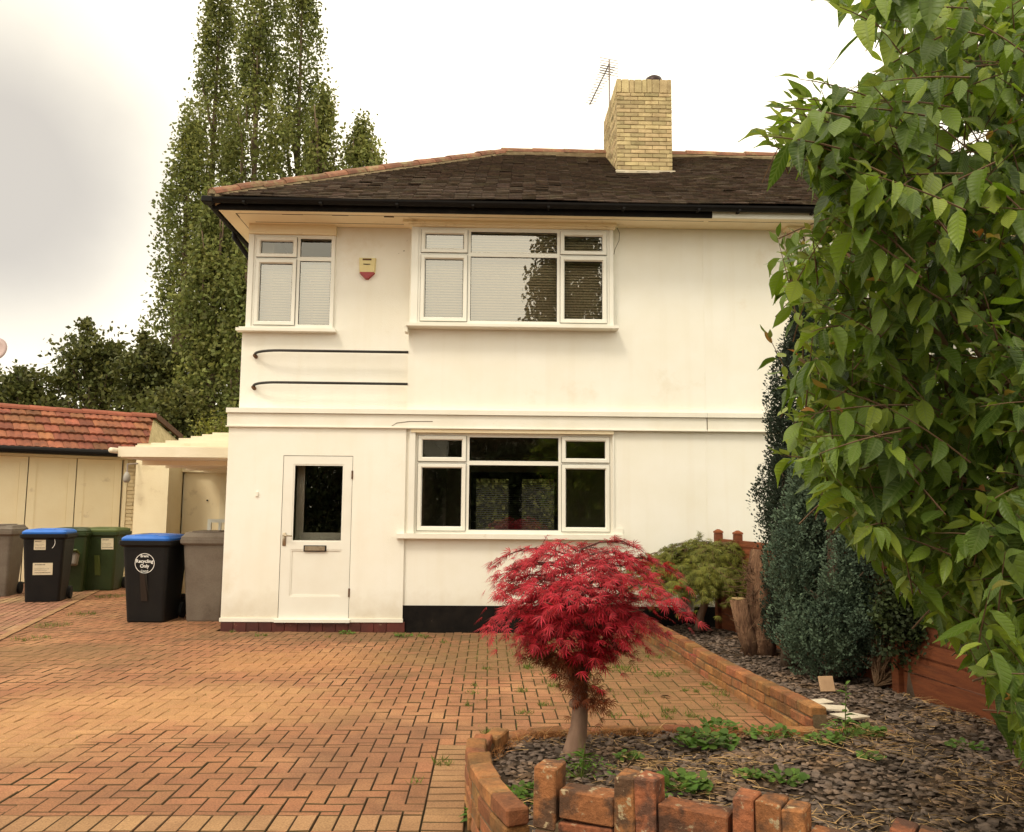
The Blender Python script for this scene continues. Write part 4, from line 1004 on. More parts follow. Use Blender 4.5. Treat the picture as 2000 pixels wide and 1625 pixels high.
# ------------------------------------------------------------------ wheelie bins
def text_mesh(txt, size, c, parent, mat, name='lettering'):
    cu = bpy.data.curves.new('txt', 'FONT'); cu.body = txt; cu.size = size; cu.align_x = 'CENTER'; cu.align_y = 'CENTER'; cu.offset = size*.02
    ob = bpy.data.objects.new('txt', cu); COL.objects.link(ob)
    dg = bpy.context.evaluated_depsgraph_get(); me = bpy.data.meshes.new_from_object(ob.evaluated_get(dg))
    bpy.data.objects.remove(ob)
    o = ORG[parent.name]
    me.transform(Matrix.Translation(Vector(c)-o) @ Matrix.Rotation(pi/2, 4, 'X'))
    me.materials.clear(); me.materials.append(MAT[mat])
    return link(name, me, None, parent)
def make_bin(loc, rz, body, lid, label, scale=(.58, .72, 1.07), stickers=(), boxy=False, ridge=False, open_=0):
    """local frame: front faces -Y; origin at the middle of the base"""
    t = thing('wheelie_bin', (0, 0, 0), label, 'bin', 'wheelie bins'); w, d, h = scale
    hb = h-.07; m = MB()
    secs = [rrect(w*.78, d*.66, .04, .0, 0, .02), rrect(w*.80, d*.68, .045, .02, 0, .02), rrect(w*.96, d*.90, .05, hb-.12, 0, 0), rrect(w*.965, d*.905, .05, hb-.05, 0, 0)]
    m.loft(secs); b = m.build('body', body, t, smooth=False)
    r = MB(); r.loft([rrect(w*1.0, d*.95, .05, hb-.085), rrect(w*1.09, d*1.03, .05, hb-.06), rrect(w*1.10, d*1.04, .05, hb-.012), rrect(w*1.01, d*.96, .05, hb-.005)]); r.build('rim', body, t)
    ll = MB()
    if boxy:
        ll.loft([rrect(w*1.05, d*1.0, .03, hb-.02), rrect(w*1.05, d*1.0, .03, hb+.02), rrect(w*.98, d*.94, .03, hb+.035), rrect(w*.92, d*.86, .04, hb+.075, 0, .01), rrect(w*.86, d*.80, .04, hb+.08, 0, .01)])
        ll.box(-w*.30, w*.30, -d*.42, d*.30, hb+.078, hb+.092)
    else:
        ll.loft([rrect(w*1.02, d*.98, .05, hb-.006), rrect(w*1.03, d*.99, .05, hb+.018), rrect(w*.98, d*.95, .05, hb+.034), rrect(w*.90, d*.86, .06, hb+.055), rrect(w*.60, d*.55, .08, hb+.066), rrect(w*.56, d*.50, .08, hb+.056)])
        ll.cbox((0, -d*.40, hb+.052), (w*.5, .05, .022), 0, .006)
    lo_ = ll.build('lid', lid, t)
    hg = MB(); hg.tube([(-w*.42, d*.50, hb+.0), (-w*.42, d*.62, hb+.01), (w*.42, d*.62, hb+.01), (w*.42, d*.50, hb+.0)], .016, 8)
    hg.tube([(-w*.48, d*.50, hb+.02), (w*.48, d*.50, hb+.02)], .02, 8); hg.build('handle', body, t)
    for sx in (-1, 1):
        wh = MB(); ring = []
        cxw = sx*(w*.44)
        wh.loft([[(cxw+o_, d*.40+rr*cos(2*pi*k/20), .10+rr*sin(2*pi*k/20)) for k in range(20)] for o_, rr in ((-.025, .07), (-.022, .098), (.022, .098), (.025, .07))]); wh.build('wheel', 'rubber', t)
    axl = MB(); axl.tube([(-w*.42, d*.40, .10), (w*.42, d*.40, .10)], .012, 8); axl.build('axle', 'ally', t)
    if ridge:
        rd = MB(); rd.loft([[(-.055, -d*.44, hb*.60), (.012, -d*.46, hb*.60), (.03, -d*.43, hb*.60)], [(-.045, -d*.36, hb*.26), (.04, -d*.37, hb*.26), (.05, -d*.34, hb*.26)]]); rd.build('front_ridge', ridge, t)
    def fy(z): return -(d*.34-.02+(d*.45-(d*.34-.02))*(z/(hb-.12)))-.004
    for s in stickers:
        if s[0] == 'label':
            _, x, z, sw, sh = s; q = MB(); y0, y1 = fy(z-sh/2), fy(z+sh/2)
            q.hexa([(x-sw/2, y0+.002, z-sh/2), (x+sw/2, y0+.002, z-sh/2), (x+sw/2, y1+.002, z+sh/2), (x-sw/2, y1+.002, z+sh/2)], [(x-sw/2, y0-.002, z-sh/2), (x+sw/2, y0-.002, z-sh/2), (x+sw/2, y1-.002, z+sh/2), (x-sw/2, y1-.002, z+sh/2)])
            so = q.build('sticker', 'label', t); q = MB()
            for k, (zz, f0, f1, hh_) in enumerate(((.32, .1, .6, .012), (.0, .1, .8, .004), (-.12, .1, .7, .004), (-.34, .1, .9, .010))):
                zc = z+zz*sh; xx = x-sw/2+f0*sw
                while xx < x-sw/2+f1*sw:
                    yy = fy(zc)-.0035; ww = random.uniform(.006, .016); q.face([(xx, yy, zc), (xx+ww, yy, zc), (xx+ww, yy, zc+hh_), (xx, yy, zc+hh_)]); xx += ww+.005
            q.build('lettering', 'ink', so, fix=False)
        if s[0] == 'round':
            _, x, z, rr, a0, a1 = s; q = MB(); n_ = 40; yy = fy(z-rr)-.002
            for k in range(n_):
                a, b_ = a0+(a1-a0)*k/n_, a0+(a1-a0)*(k+1)/n_
                pts = [(x+cos(v)*R_, z+sin(v)*R_) for v, R_ in ((a, rr), (b_, rr), (b_, rr-.008), (a, rr-.008))]
                q.face([(p, fy(zz)-.002, zz) for p, zz in pts])
            q.build('logo_ring', 'whiteink', t, fix=False)
        if s[0] == 'text':
            _, x, z, size, txt = s; text_mesh(txt, size, (x, fy(z)-.006, z), t, 'whiteink')
    t.location = loc; t.rotation_euler = (0, 0, rz); return t
c = G(283, 1216); hb_ = 1.0
make_bin((c[0]+.0, c[1]+.24, 0), radians(-2), 'binblack', 'binblue', 'black recycling bin with blue lid and round white logo, nearest the house', ridge='rail',
         stickers=[('round', .0, .74, .125, 0, 2*pi), ('text', 0, .765, .058, 'Recycling'), ('text', 0, .705, .058, 'Only'), ('text', 0, .83, .045, 'Brent'), ('text', 0, .645, .03, 'Council')], scale=(.60, .74, 1.10))
c = G(396, 1215)
make_bin((c[0]-.02, c[1]+.26, 0), radians(2), 'bingrey', 'bingrey', 'grey-brown bin with square lid against the left corner of the house', boxy=True, scale=(.56, .66, 1.12))
make_bin((-3.98, 12.35, 0), radians(4), 'bingreen', 'lidgreen', 'green bin almost hidden behind the black recycling bin by the house', scale=(.62, .74, 1.08))
make_bin((-4.72, 12.3, 0), radians(-6), 'bingreen', 'bingrey', 'green bin with grey lid tucked behind the left side of the front black bin', scale=(.60, .74, 1.07))
c = G(65, 1177)
make_bin((c[0]+.05, c[1]+.26, 0), radians(13), 'binblack', 'binblue', 'black bin with blue lid and two paper stickers in front of the garage', stickers=[('label', -.05, .86, .16, .15), ('label', .0, .50, .27, .18), ('round', .03, .90, .13, -.8, 1.9)], scale=(.60, .72, 1.10))
c = G(125, 1157)
make_bin((c[0]-.02, c[1]+.28, 0), radians(8), 'bingreen', 'bingreen', 'dark green bin in the middle, between the blue-lidded bin and the light-lidded green bin', stickers=[('label', -.07, .58, .17, .17)], scale=(.60, .72, 1.08))
c = G(186, 1154)
make_bin((c[0], c[1]+.26, 0), radians(5), 'bingreen', 'lidgreen', 'green bin with torn white sticker in front of the garage doors', stickers=[('label', .15, .80, .20, .19)], ridge='lidgreen', scale=(.62, .72, 1.08))
c = G(0, 1166)
make_bin((c[0]-.18, c[1]+.2, 0), radians(10), 'bingrey', 'bingrey', 'grey bin cut off by the left edge of the photograph', boxy=True, scale=(.58, .70, 1.12))
# food caddy leaning between the green bins
c = P(128, 1092, 14.4); fc = thing('food_caddy', (c[0], 14.4, c[2]), 'small grey-green food caddy hanging on the front of the middle dark green bin', 'caddy')
q = MB(); q.cbox((c[0], 14.46, c[2]), (.34, .12, .22), 0, .02, 0, -.3); q.build('body', 'bingrey', fc)
q = MB(); q.cbox((c[0], 14.44, c[2]+.12), (.38, .16, .03), 0, .008, 0, -.5); q.build('lid', 'lidgreen', fc)

# ------------------------------------------------------------------ planting beds
BZ = .10
FN0, FN1 = Vector((2.78, 10.20, 0)), Vector((3.34, 5.55, 0))      # fence line
fdir = (FN1-FN0).normalized()
def fenceX(Y): return FN0.x+(FN1.x-FN0.x)*(Y-FN0.y)/(FN1.y-FN0.y)
frontwall = [(.10, 3.36), (.50, 3.18), (.95, 2.92), (1.35, 2.66), (2.6, 1.95), (4.0, 1.3)]
def frontY(X):
    return float(np.interp(X, [p[0] for p in frontwall], [p[1] for p in frontwall]))
path = [(2.06, 5.40), (1.2, 5.40), (.48, 5.39), (.23, 5.33), (.08, 5.18), (-.01, 4.96), (-.05, 4.70), (-.05, 4.40), (-.02, 4.10), (.03, 3.82), (.09, 3.58), (.15, 3.40)]
def bed_in(x, y):
    if y > 10.2 or x > fenceX(y)+.02 + (0 if y > 5.5 else 3): return False
    if y > 5.42: return x > rightX(y)+.05
    if y < frontY(x)+.05: return False
    lx = float(np.interp(y, [p[1] for p in path[::-1]], [p[0] for p in path[::-1]]))
    return x > lx+.03
q = MB()
def hz(x, y): return BZ-.02+.012*sin(x*5)*cos(y*4)+.01*sin(x*13+y*7)
stp = .1; 
ix = np.arange(-.3, 6.0, stp); iy = np.arange(1.2, 10.3, stp); vid = {}
for a in ix:
    for b in iy:
        if bed_in(a+.05, b+.05):
            ids = []
            for (p, r_) in ((a, b), (a+stp, b), (a+stp, b+stp), (a, b+stp)):
                k = (round(p*10), round(r_*10))
                if k not in vid: vid[k] = q.pt((p, r_, hz(p, r_)))
                ids.append(vid[k])
            q.f.append(ids); q.mi.append(0)
tag(q.build('planting_bed', 'soil', smooth=True), kind='structure')
# slate chippings
N = 22000; X = rng.uniform(-.2, 4.6, N*3); Y = 1.4+rng.random(N*3)**1.25*8.8
keep = np.array([bed_in(a, b) for a, b in zip(X, Y)]); X = X[keep][:N]; Y = Y[keep][:N]; N = len(X)
T = np.array([[-.5, -.35, 0], [.45, -.4, 0], [.5, .3, 0], [-.4, .4, 0], [-.46, -.31, .10], [.41, -.36, .10], [.46, .26, .10], [-.36, .36, .10]])
Qt = np.array([[4, 5, 6, 7], [0, 1, 5, 4], [1, 2, 6, 5], [2, 3, 7, 6], [3, 0, 4, 7]])
th = rng.uniform(0, 2*pi, N); nrm = np.stack([rng.normal(0, .20, N), rng.normal(0, .20, N), np.ones(N)], 1)
sz = rng.uniform(.016, .056, N)*np.where(rng.random(N) < .1, 1.3, 1)
mt = basis(np.stack([np.cos(th), np.sin(th), rng.normal(0, .2, N)], 1), nrm, sz); mt[:, :, 0] *= rng.uniform(.5, 1, N)[:, None]
pos = np.stack([X, Y, np.array([hz(a, b) for a, b in zip(X, Y)])+rng.uniform(-.002, .018, N)], 1)
V, Q = instance(T, Qt, pos, mt)
tag(fastmesh('slate_chippings', V, Q, 'slate'), 'dark grey slate chippings covering the planting bed', 'slate chippings', kind='stuff')
# straw
def blades(name, pos, dirs, ln, wd, mat, label, cat):
    T = np.array([[-.5, 0, 0], [.5, 0, 0], [.3, .5, .06], [-.3, .5, .06], [0.06, 1, .0], [-.06, 1, .0]]); Qt = np.array([[0, 1, 2, 3], [3, 2, 4, 5]])
    n_ = len(pos); m = basis(dirs, rand_dir(n_)+np.array([0, 0, .6]), np.ones(n_)); m[:, :, 0] *= np.asarray(wd).reshape(-1, 1); m[:, :, 1] *= np.asarray(ln).reshape(-1, 1); m[:, :, 2] *= np.asarray(ln).reshape(-1, 1)
    V, Q = instance(T, Qt, pos, m)
    return tag(fastmesh(name, V, Q, mat), label, cat, kind='stuff')
N = 6500; X = rng.uniform(-.2, 4.2, N*3); Y = 2.0+rng.random(N*3)*4.4
keep = np.array([bed_in(a, b) and (sin(a*4.3+b*2.1)+sin(b*5.2-a*3)+rng.normal(0, .8) > .5) for a, b in zip(X, Y)]); X, Y = X[keep], Y[keep]
th = rng.uniform(0, 2*pi, len(X)); pos = np.stack([X, Y, np.full(len(X), BZ+.012)+rng.random(len(X))*.01], 1)
blades('dry_straw', pos, np.stack([np.cos(th), np.sin(th), rng.normal(.02, .10, len(X))], 1), rng.uniform(.03, .13, len(X)), rng.uniform(.002, .005, len(X)), 'straw', 'dry straw stems scattered over the slate bed', 'straw')
# dry grass rim behind the edging
pp = []
for k in range(len(path)-1):
    a, b = path[k], path[k+1]
    L_ = hypot(b[0]-a[0], b[1]-a[1]); 
    for _ in range(int(L_*420)):
        f = random.random(); pp.append((a[0]+(b[0]-a[0])*f, a[1]+(b[1]-a[1])*f))
pp = np.array([p for p in pp if p[1] > 4.9 and p[0] < 1.5]); N = len(pp)
pos = np.stack([pp[:, 0]+rng.uniform(-.0, .10, N), pp[:, 1]-rng.uniform(.03, .14, N), np.full(N, BZ)], 1)
blades('dry_grass', pos, np.stack([rng.normal(.2, .5, N), rng.normal(-.2, .5, N), rng.uniform(.1, .9, N)], 1), rng.uniform(.03, .07, N), rng.uniform(.002, .005, N), 'drygrass', 'dry orange grass along the brick edging behind the red maple', 'dry grass')

# brick edging (curved) and retaining wall
def along(path_, step):
    pts = []; acc = 0; res = []
    for k in range(len(path_)-1):
        a = Vector((*path_[k], 0)); b = Vector((*path_[k+1], 0)); L_ = (b-a).length; s = -acc
        while s+step <= L_+1e-6:
            s2 = s+step; m_ = max(0, s+step/2); p = a.lerp(b, min(1, m_/L_)); res.append((p, (b-a).normalized())); s = s2
        acc = L_-s if s < L_ else 0
        acc = max(0, acc)
    return res
def edge_top(p):
    y = p.y
    if y > 5.25: return .118
    return float(np.interp(y, [3.3, 3.8, 4.2, 4.6, 4.9, 5.25], [.31, .30, .275, .235, .19, .135]))
ew = thing('brick_edging', (0, 5, 0), 'low weathered orange brick edging curving round the left of the slate bed', 'edging')
q = MB(); mo = MB()
for (p, dr_) in along(path, .225):
    a = atan2(dr_.y, dr_.x); zt = edge_top(p)+random.uniform(-.012, .010)
    z = zt; c = 0
    while z > -.03:
        off = .0 if c % 2 == 0 else .0
        q.cbox((p.x+random.uniform(-.008, .008), p.y+random.uniform(-.005, .005), z-.034), (.213, .102+random.uniform(-.004, .008), .068), a+random.uniform(-.04, .04), .008, .004)
        z -= .077; c += 1
q.build('bricks', 'brick', ew)
for (p, dr_) in along(path, .06): 
    if p.y < 3.62: continue
    zt = edge_top(p)-.02; a = atan2(dr_.y, dr_.x); mo.cbox((p.x, p.y, zt/2-.03), (.09, .086, zt+.02), a, .005)
mo.build('mortar', 'mortarbrown', ew)
rw = thing('retaining_wall', (2, 7.4, 0), 'long low brick wall between the driveway and the fence-side slate bed', 'wall')
q = MB(); p0 = Vector((rightX(10.2), 10.2, 0)); p1 = Vector((rightX(5.5), 5.5, 0)); L_ = (p1-p0).length; dv = (p1-p0).normalized(); a = atan2(dv.y, dv.x)
for c in range(3):
    s = -.11 if c % 2 else 0
    while s < L_-.03:
        s0, s1 = max(s, 0), min(s+.215, L_); p = p0+dv*((s0+s1)/2); zt = .21-c*.075+.012*sin(s*1.7)+random.uniform(-.003, .003)+(.0 if s < L_-.9 else -.0)
        j = random.uniform(-.006, .006)
        q.cbox((p.x+j, p.y, zt-.034), (s1-s0, .105, .068), a+random.uniform(-.015, .015), .008, .003); s += .225
for k in range(2):
    q.cbox((rightX(5.5)+.14+k*.22, 5.44, .07), (.213, .10, .068), random.uniform(-.06, .06), .008, .004)
q.build('bricks', 'brick', rw)
q = MB(); m0, m1 = p0, p1; nn = Vector((-dv.y, dv.x, 0))*.044
q.hexa([m0-nn+Vector((0, 0, -.05)), m1-nn+Vector((0, 0, -.05)), m1+nn+Vector((0, 0, -.05)), m0+nn+Vector((0, 0, -.05))], [m0-nn+Vector((0, 0, .175)), m1-nn+Vector((0, 0, .175)), m1+nn+Vector((0, 0, .175)), m0+nn+Vector((0, 0, .175))]); q.build('mortar', 'mortarbrown', rw)
# castellated front wall
fw = thing('front_wall', (.6, 3.1, 0), 'low castellated front garden wall of lichen-spotted bricks at the bottom of the picture', 'wall')
q = MB(); mo = MB()
pA, pB = Vector((.115, 3.36, 0)), Vector((2.8, 1.85, 0))
s = 0; tot = (Vector((1.35, 2.66, 0))-Vector((.115, 3.36, 0))).length
def wpt(s):
    pts = [Vector((x_, y_, 0)) for x_, y_ in frontwall]; pts[0] = pA
    for k in range(len(pts)-1):
        L_ = (pts[k+1]-pts[k]).length
        if s <= L_ or k == len(pts)-2: return pts[k]+(pts[k+1]-pts[k]).normalized()*s, (pts[k+1]-pts[k]).normalized()
        s -= L_
def zrow(px, py, Y): return P(px, py, Y)[2]
layout = [('v', 1050, 1094, 1484), ('h', 1097, 1204, 1535), ('v', 1208, 1247, 1503), ('v', 1250, 1290, 1508), ('h', 1294, 1430, 1566), ('v', 1435, 1481, 1540), ('v', 1486, 1532, 1550), ('v', 1536, 1578, 1566), ('h', 1582, 1738, 1625), ('v', 1743, 1790, 1603), ('v', 1795, 1845, 1618), ('h', 1850, 2000, 1690), ('v', 2005, 2060, 1670), ('v', 2065, 2120, 1680)]
def solveX(px):     # where the viewing column px meets the wall line
    best = None
    for s in np.arange(0, 4.2, .004):
        p, dd = wpt(s); xx, _ = proj((p.x, p.y, .4))
        if xx >= px: return s
    return 4.2
for (kd, xa, xb, yt) in layout:
    s0, s1 = solveX(xa), solveX(xb); p, dd = wpt((s0+s1)/2); a = atan2(dd.y, dd.x); zt = zrow((xa+xb)/2, yt+8, p.y); w_ = (s1-s0)
    if kd == 'v':
        q.cbox((p.x, p.y, zt-.11), (w_, .11, .22), a+random.uniform(-.05, .05), .005, .005)
        z = zt-.225
    else:
        z = zt
    c = 0
    while z > -.02:
        if z-.075 < -.06: break
        hgt = .10 if kd == 'h' else .07
        q.cbox((p.x+dd.y*.004*(c % 2), p.y-.004*(c % 2), z-hgt/2), (w_-.004, .104, hgt), a+random.uniform(-.02, .02), .005, .004); z -= hgt+.011; c += 1
for s in np.arange(solveX(1050)+.05, 4.0, .08):
    p, dd = wpt(s); a = atan2(dd.y, dd.x)
    zt = np.interp(s, [0, .4, .9, 1.4, 4], [.37, .36, .35, .33, .33])-.02
    mo.cbox((p.x, p.y, zt/2-.03), (.085, .09, zt), a, .004)
q.build('bricks', 'lichen', fw); mo.build('mortar', 'mortarbrown', fw)

# tiles in the bed
c = G(1618, 1352, BZ)
t1 = thing('paving_tile', (c[0], c[1], BZ), 'small square tan tile leaning upright in front of the blue-green conifer', 'tile', 'loose tiles')
q = MB(); q.cbox((c[0], c[1]+.03, BZ+.055), (.115, .018, .115), .1, .003, 0, -.35); q.build('tile', 'tan', t1)
for (px, py, w_, l_, r_, lab) in ((1600, 1372, .17, .12, .3, 'white broken tile lying nearest the brick wall end'), (1618, 1384, .24, .12, -.25, 'long pale tile lying in the middle of the loose tiles'), (1660, 1400, .19, .15, .4, 'pale tile lying farthest right behind the tall weed')):
    c = G(px, py, BZ+.03); tt = thing('paving_tile', (c[0], c[1], BZ), lab, 'tile', 'loose tiles')
    q = MB(); q.cbox((c[0], c[1], BZ+.035), (w_, l_, .016), r_, .003, .004, random.uniform(-.08, .08)); q.build('tile', 'stone', tt)

# ------------------------------------------------------------------ fence
fe = thing('fence', (3.0, 8, 0), 'orange-brown horizontal board fence along the right side of the bed', 'fence')
Lf = (FN1-FN0).length; fa_ = atan2(fdir.y, fdir.x); nrmf = Vector((fdir.y, -fdir.x, 0))
FT = 1.12
def fbox(mb, s0, s1, o0, o1, z0, z1):
    a = FN0+fdir*s0; b = FN0+fdir*s1; n0 = nrmf*o0; n1 = nrmf*o1
    mb.hexa([a+n0+Vector((0, 0, z0)), b+n0+Vector((0, 0, z0)), b+n1+Vector((0, 0, z0)), a+n1+Vector((0, 0, z0))], [a+n0+Vector((0, 0, z1)), b+n0+Vector((0, 0, z1)), b+n1+Vector((0, 0, z1)), a+n1+Vector((0, 0, z1))])
Lext = Lf+3.0; s = 0
q = MB()
while s < Lext:
    e = min(s+1.8, Lext); z = .26; r = 0
    while z < FT-.06:
        h = .135; o = random.uniform(0, .004)
        a = FN0+fdir*(s+.04); b = FN0+fdir*(e-.04)
        n_lo = nrmf*(-.004+o); n_hi = nrmf*(.018+o); w_ = random.uniform(-.006, .006)
        q.hexa([a+n_lo+Vector((0, 0, z)), b+n_lo+Vector((0, 0, z+w_)), b+nrmf*.03+Vector((0, 0, z+w_)), a+nrmf*.03+Vector((0, 0, z))], [a+n_hi+Vector((0, 0, z+h)), b+n_hi+Vector((0, 0, z+h+w_)), b+nrmf*.03+Vector((0, 0, z+h+w_)), a+nrmf*.03+Vector((0, 0, z+h))]); z += .118
    s = e
q.build('boards', 'fence', fe)
q = MB(); s = 0
while s < Lext:
    e = min(s+1.8, Lext); fbox(q, s+.04, e-.04, -.03, .04, FT-.06, FT); fbox(q, s+.04, e-.04, -.025, .03, BZ-.05, BZ+.15)
    for f in (.02, .33, .66, .97):
        ss = s+.04+(e-s-.08)*f; fbox(q, ss-.022, ss+.022, -.022, -.004, BZ+.15, FT-.06)
    s = e
q.build('rails', 'fence', fe)
for k, s in enumerate((0.05, .62, 1.82, 3.62, 5.42, 7.2)):
    q = MB(); p = FN0+fdir*s
    q.cbox((p.x-.035, p.y, .58), (.085, .085, 1.22), fa_, .006); q.loft([[(p.x-.035+dx*.048, p.y+dy*.048, zz) for dx, dy in ((-1, -1), (1, -1), (1, 1), (-1, 1))] for zz in (1.191, 1.21)]+[[(p.x-.035+dx*.012, p.y+dy*.012, 1.235) for dx, dy in ((-1, -1), (1, -1), (1, 1), (-1, 1))]])
    q.build('post', 'fence', fe)

# ------------------------------------------------------------------ trees: helpers
def limb(mb, a, b, r0, r1, n=6, wob=.08, sides=7):
    a, b = Vector(a), Vector(b); L_ = (b-a).length
    pts = []; rr = []
    for k in range(n+1):
        f = k/n; w_ = wob*L_*sin(pi*f)
        pts.append(a.lerp(b, f)+Vector((random.uniform(-w_, w_), random.uniform(-w_, w_), random.uniform(-w_, w_)))*.5); rr.append(r0+(r1-r0)*f)
    mb.tube(pts, rr, sides); return pts
def leaf_cloud(centers, sig, per, size, up=.3, hang=0.):
    n_ = len(centers)*per
    pos = np.repeat(centers, per, 0)+np.clip(rng.normal(size=(n_, 3)), -1.7, 1.7)*np.repeat(sig, per, 0)
    dr_ = rand_dir(n_)+np.array([0, 0, -hang]); nr = rand_dir(n_)+np.array([0, 0, up])
    sz_ = rng.uniform(.7, 1.35, n_)*size
    return instance(KITE, KQ, pos, basis(dr_, nr, sz_))
# poplars behind the house
def poplar(px, pytop, hwpx, Yd, zbase, dens, label, lean=0., kidx=0, mat='poplar', group='tall poplars behind the house', hmul=1.0):
    c = P(px, 800, Yd)[0]; ztop = P(px, pytop, Yd)[2]; rad = hwpx/F*Yd*1.02; dens *= 1.2
    t = thing('poplar_tree', (c, Yd, 0), label, 'tree', group); org = np.array([c, Yd, 0])
    tr = MB(); tr.tube([(c, Yd, 0), (c+.05, Yd, ztop*.35), (c+lean*.5, Yd, ztop*.7), (c+lean, Yd, ztop*.97)], [.22, .15, .08, .02], 8)
    nl = int(16*hmul)
    tips = []
    for k in range(nl):
        z0 = zbase*.7+(ztop*.75-zbase*.7)*random.random(); a = random.uniform(0, 2*pi); r_ = rad*random.uniform(.3, .8); z1 = min(ztop*.98, z0+random.uniform(2, 5))
        limb(tr, (c+lean*z0/ztop, Yd, z0), (c+lean*z1/ztop+r_*cos(a), Yd+r_*sin(a), z1), .07, .015, 6, .05, 5)
    tr.build('trunk', 'bark', t, smooth=True)
    Hc = ztop-zbase; nc = int(dens)
    f = rng.random(nc)**.9; z = zbase+Hc*f
    prof = np.interp(f, [0, .08, .3, .6, .85, .95, 1], [.8, .95, 1, .92, .68, .42, .10])*(1+.22*np.sin(f*19+kidx)+.14*np.sin(f*43+kidx*2))
    a = rng.uniform(0, 2*pi, nc); rr = rad*prof*np.sqrt(rng.uniform(.12, 1.0, nc))
    cen = np.stack([c+lean*z/ztop+rr*np.cos(a), Yd+rr*np.sin(a), z], 1)
    s_ = rng.uniform(.11, .19, nc); sig = np.stack([s_, s_, s_*rng.uniform(1.8, 3.4, nc)], 1)
    V, Q = leaf_cloud(cen, sig, 48, .13, .2, .3)
    fastmesh('crown', V, Q, mat, t); return t
poplar(345, 225, 56, 27, 2.0, 210, 'lowest, leftmost poplar of the group with sky gaps', 0, 1)
p_t2 = poplar(388, -60, 58, 29, 4.0, 330, 'tall poplar second from the left whose top is cut off', .1, 2)
poplar(476, -70, 64, 28, 5.0, 370, 'tallest middle poplar above the left end of the house roof', 0, 3)
poplar(566, -50, 52, 30, 5.0, 300, 'narrow poplar right of the middle one, top cut off by the frame', -.1, 4)
poplar(612, 190, 40, 27, 5.5, 200, 'slim shorter poplar second from the right above the roof', 0, 5)
poplar(692, 262, 68, 27, 5.5, 300, 'rounded rightmost poplar just above the sloping roof tiles', 0, 6)
poplar(408, 395, 74, 24, .8, 420, 'dense lower poplar standing against the left wall of the house', 0, 7)
poplar(472, 470, 40, 23, .5, 150, 'dark poplar half hidden by the upper left corner of the house', 0, 8)
def broad_tree(px, pytop, hwpx, Yd, nclus, label, mat='broad', name='broadleaf_tree', group='bushy trees behind the garage', per=60, lsz=.14, zb=.8, spiky=True, sgk=1.0):
    c = P(px, 800, Yd)[0]; ztop = P(px, pytop, Yd)[2]; rad = hwpx/F*Yd
    t = thing(name, (c, Yd, 0), label, 'tree', group)
    tr = MB(); tr.tube([(c, Yd, 0), (c, Yd, ztop*.45), (c, Yd, ztop*.85)], [.16, .11, .03], 8); cen = []; sg = []
    for k in range(nclus):
        a = random.uniform(0, 2*pi); e = random.uniform(-.15, 1)
        rr = random.uniform(.35, 1)**.6; el = e*pi/2
        x = c+rad*rr*cos(a)*cos(el*.85); y = Yd+rad*rr*sin(a)*cos(el*.85)*.8; z = zb+(ztop-zb)*(.42+.56*rr*sin(el))+random.uniform(-.15, .15)
        z = max(z, zb)
        cen.append((x, y, z)); s_ = random.uniform(.12, .26)*sgk; sg.append((s_*1.2, s_*1.2, s_*.8))
        if k % 3 == 0: limb(tr, (c, Yd, ztop*.3+random.random()*ztop*.25), (x, y, z), .04, .012, 5, .06, 5)
    if spiky:
        for k in range(int(nclus*.12)):
            a = random.uniform(-.9, .9); rr = rad*random.uniform(.75, 1.1); z = zb+(ztop-zb)*random.uniform(.55, 1.04)*(1-abs(a)*.25)
            x = c+rr*sin(a)*1.0*(1 if z < ztop*.8 else .5)
            for m_ in range(4): cen.append((x+random.uniform(-.1, .1)+m_*.05*np.sign(a), Yd+random.uniform(-.4, .4), z+m_*.10)); sg.append((.07, .07, .07))
    tr.build('trunk', 'bark', t, smooth=True)
    V, Q = leaf_cloud(np.array(cen), np.array(sg), per, lsz, .5); fastmesh('crown', V, Q, mat, t); return t
broad_tree(175, 640, 92, 25, 170, 'bushy tree with spiky pale tips above the middle of the garage roof', per=46)
broad_tree(45, 722, 90, 25, 110, 'lower bushy tree at the far left above the garage roof')
broad_tree(290, 668, 70, 24, 170, 'darker bushy tree between the spiky tree and the poplars')
broad_tree(345, 770, 80, 22.5, 260, 'dark low tree mass above the right end of the garage roof')
broad_tree(-80, 690, 100, 26, 120, 'bushy tree just outside the left edge of the picture')
broad_tree(428, 812, 32, 17.5, 90, 'small yellow-green shrub rising behind the stepped canopy', 'greenmaple', 'shrub', 'shrubs', 60, .06, .3, False)
broad_tree(300, 880, 60, 20, 120, 'low hedge shrub behind the gable end of the garage', 'broad', 'shrub', 'shrubs', 60, .10, .3, False)

# things across the road and in the back garden, seen in reflections or through the room
hr = thing('hedge', (0, -11.8, 0), 'long dark hedge across the road', 'hedge')
def hedge_mesh(par, x0, x1, y0, y1, h, n_, mat='hedge', sz=.12, name='foliage'):
    pos = np.stack([rng.uniform(x0, x1, n_), rng.uniform(y0, y1, n_), rng.uniform(0, 1, n_)**.7*h*(1+0*rng.random(n_))], 1)
    pos[:, 2] *= 1+.12*np.sin(pos[:, 0]*1.3)
    V, Q = instance(KITE, KQ, pos, basis(rand_dir(n_), rand_dir(n_), rng.uniform(.7, 1.4, n_)*sz)); fastmesh(name, V, Q, mat, par)
hedge_mesh(hr, -16, 16, -12.4, -11.2, 3.4, 60000, sz=.2)
q = MB(); 
for k in range(16): q.tube([(-15+2*k, -11.8, 0), (-15+2*k+.1, -11.8, 2.4)], .05, 6)
q.build('stems', 'bark', hr)
bt = thing('street_tree', (2.9, -14.5, 0), 'tree across the road mirrored in the right panes of the upper window', 'tree')
tr = MB(); tr.tube([(2.9, -14.5, 0), (2.9, -14.5, 6), (3.0, -14.5, 11)], [.25, .16, .05], 8); cen = []
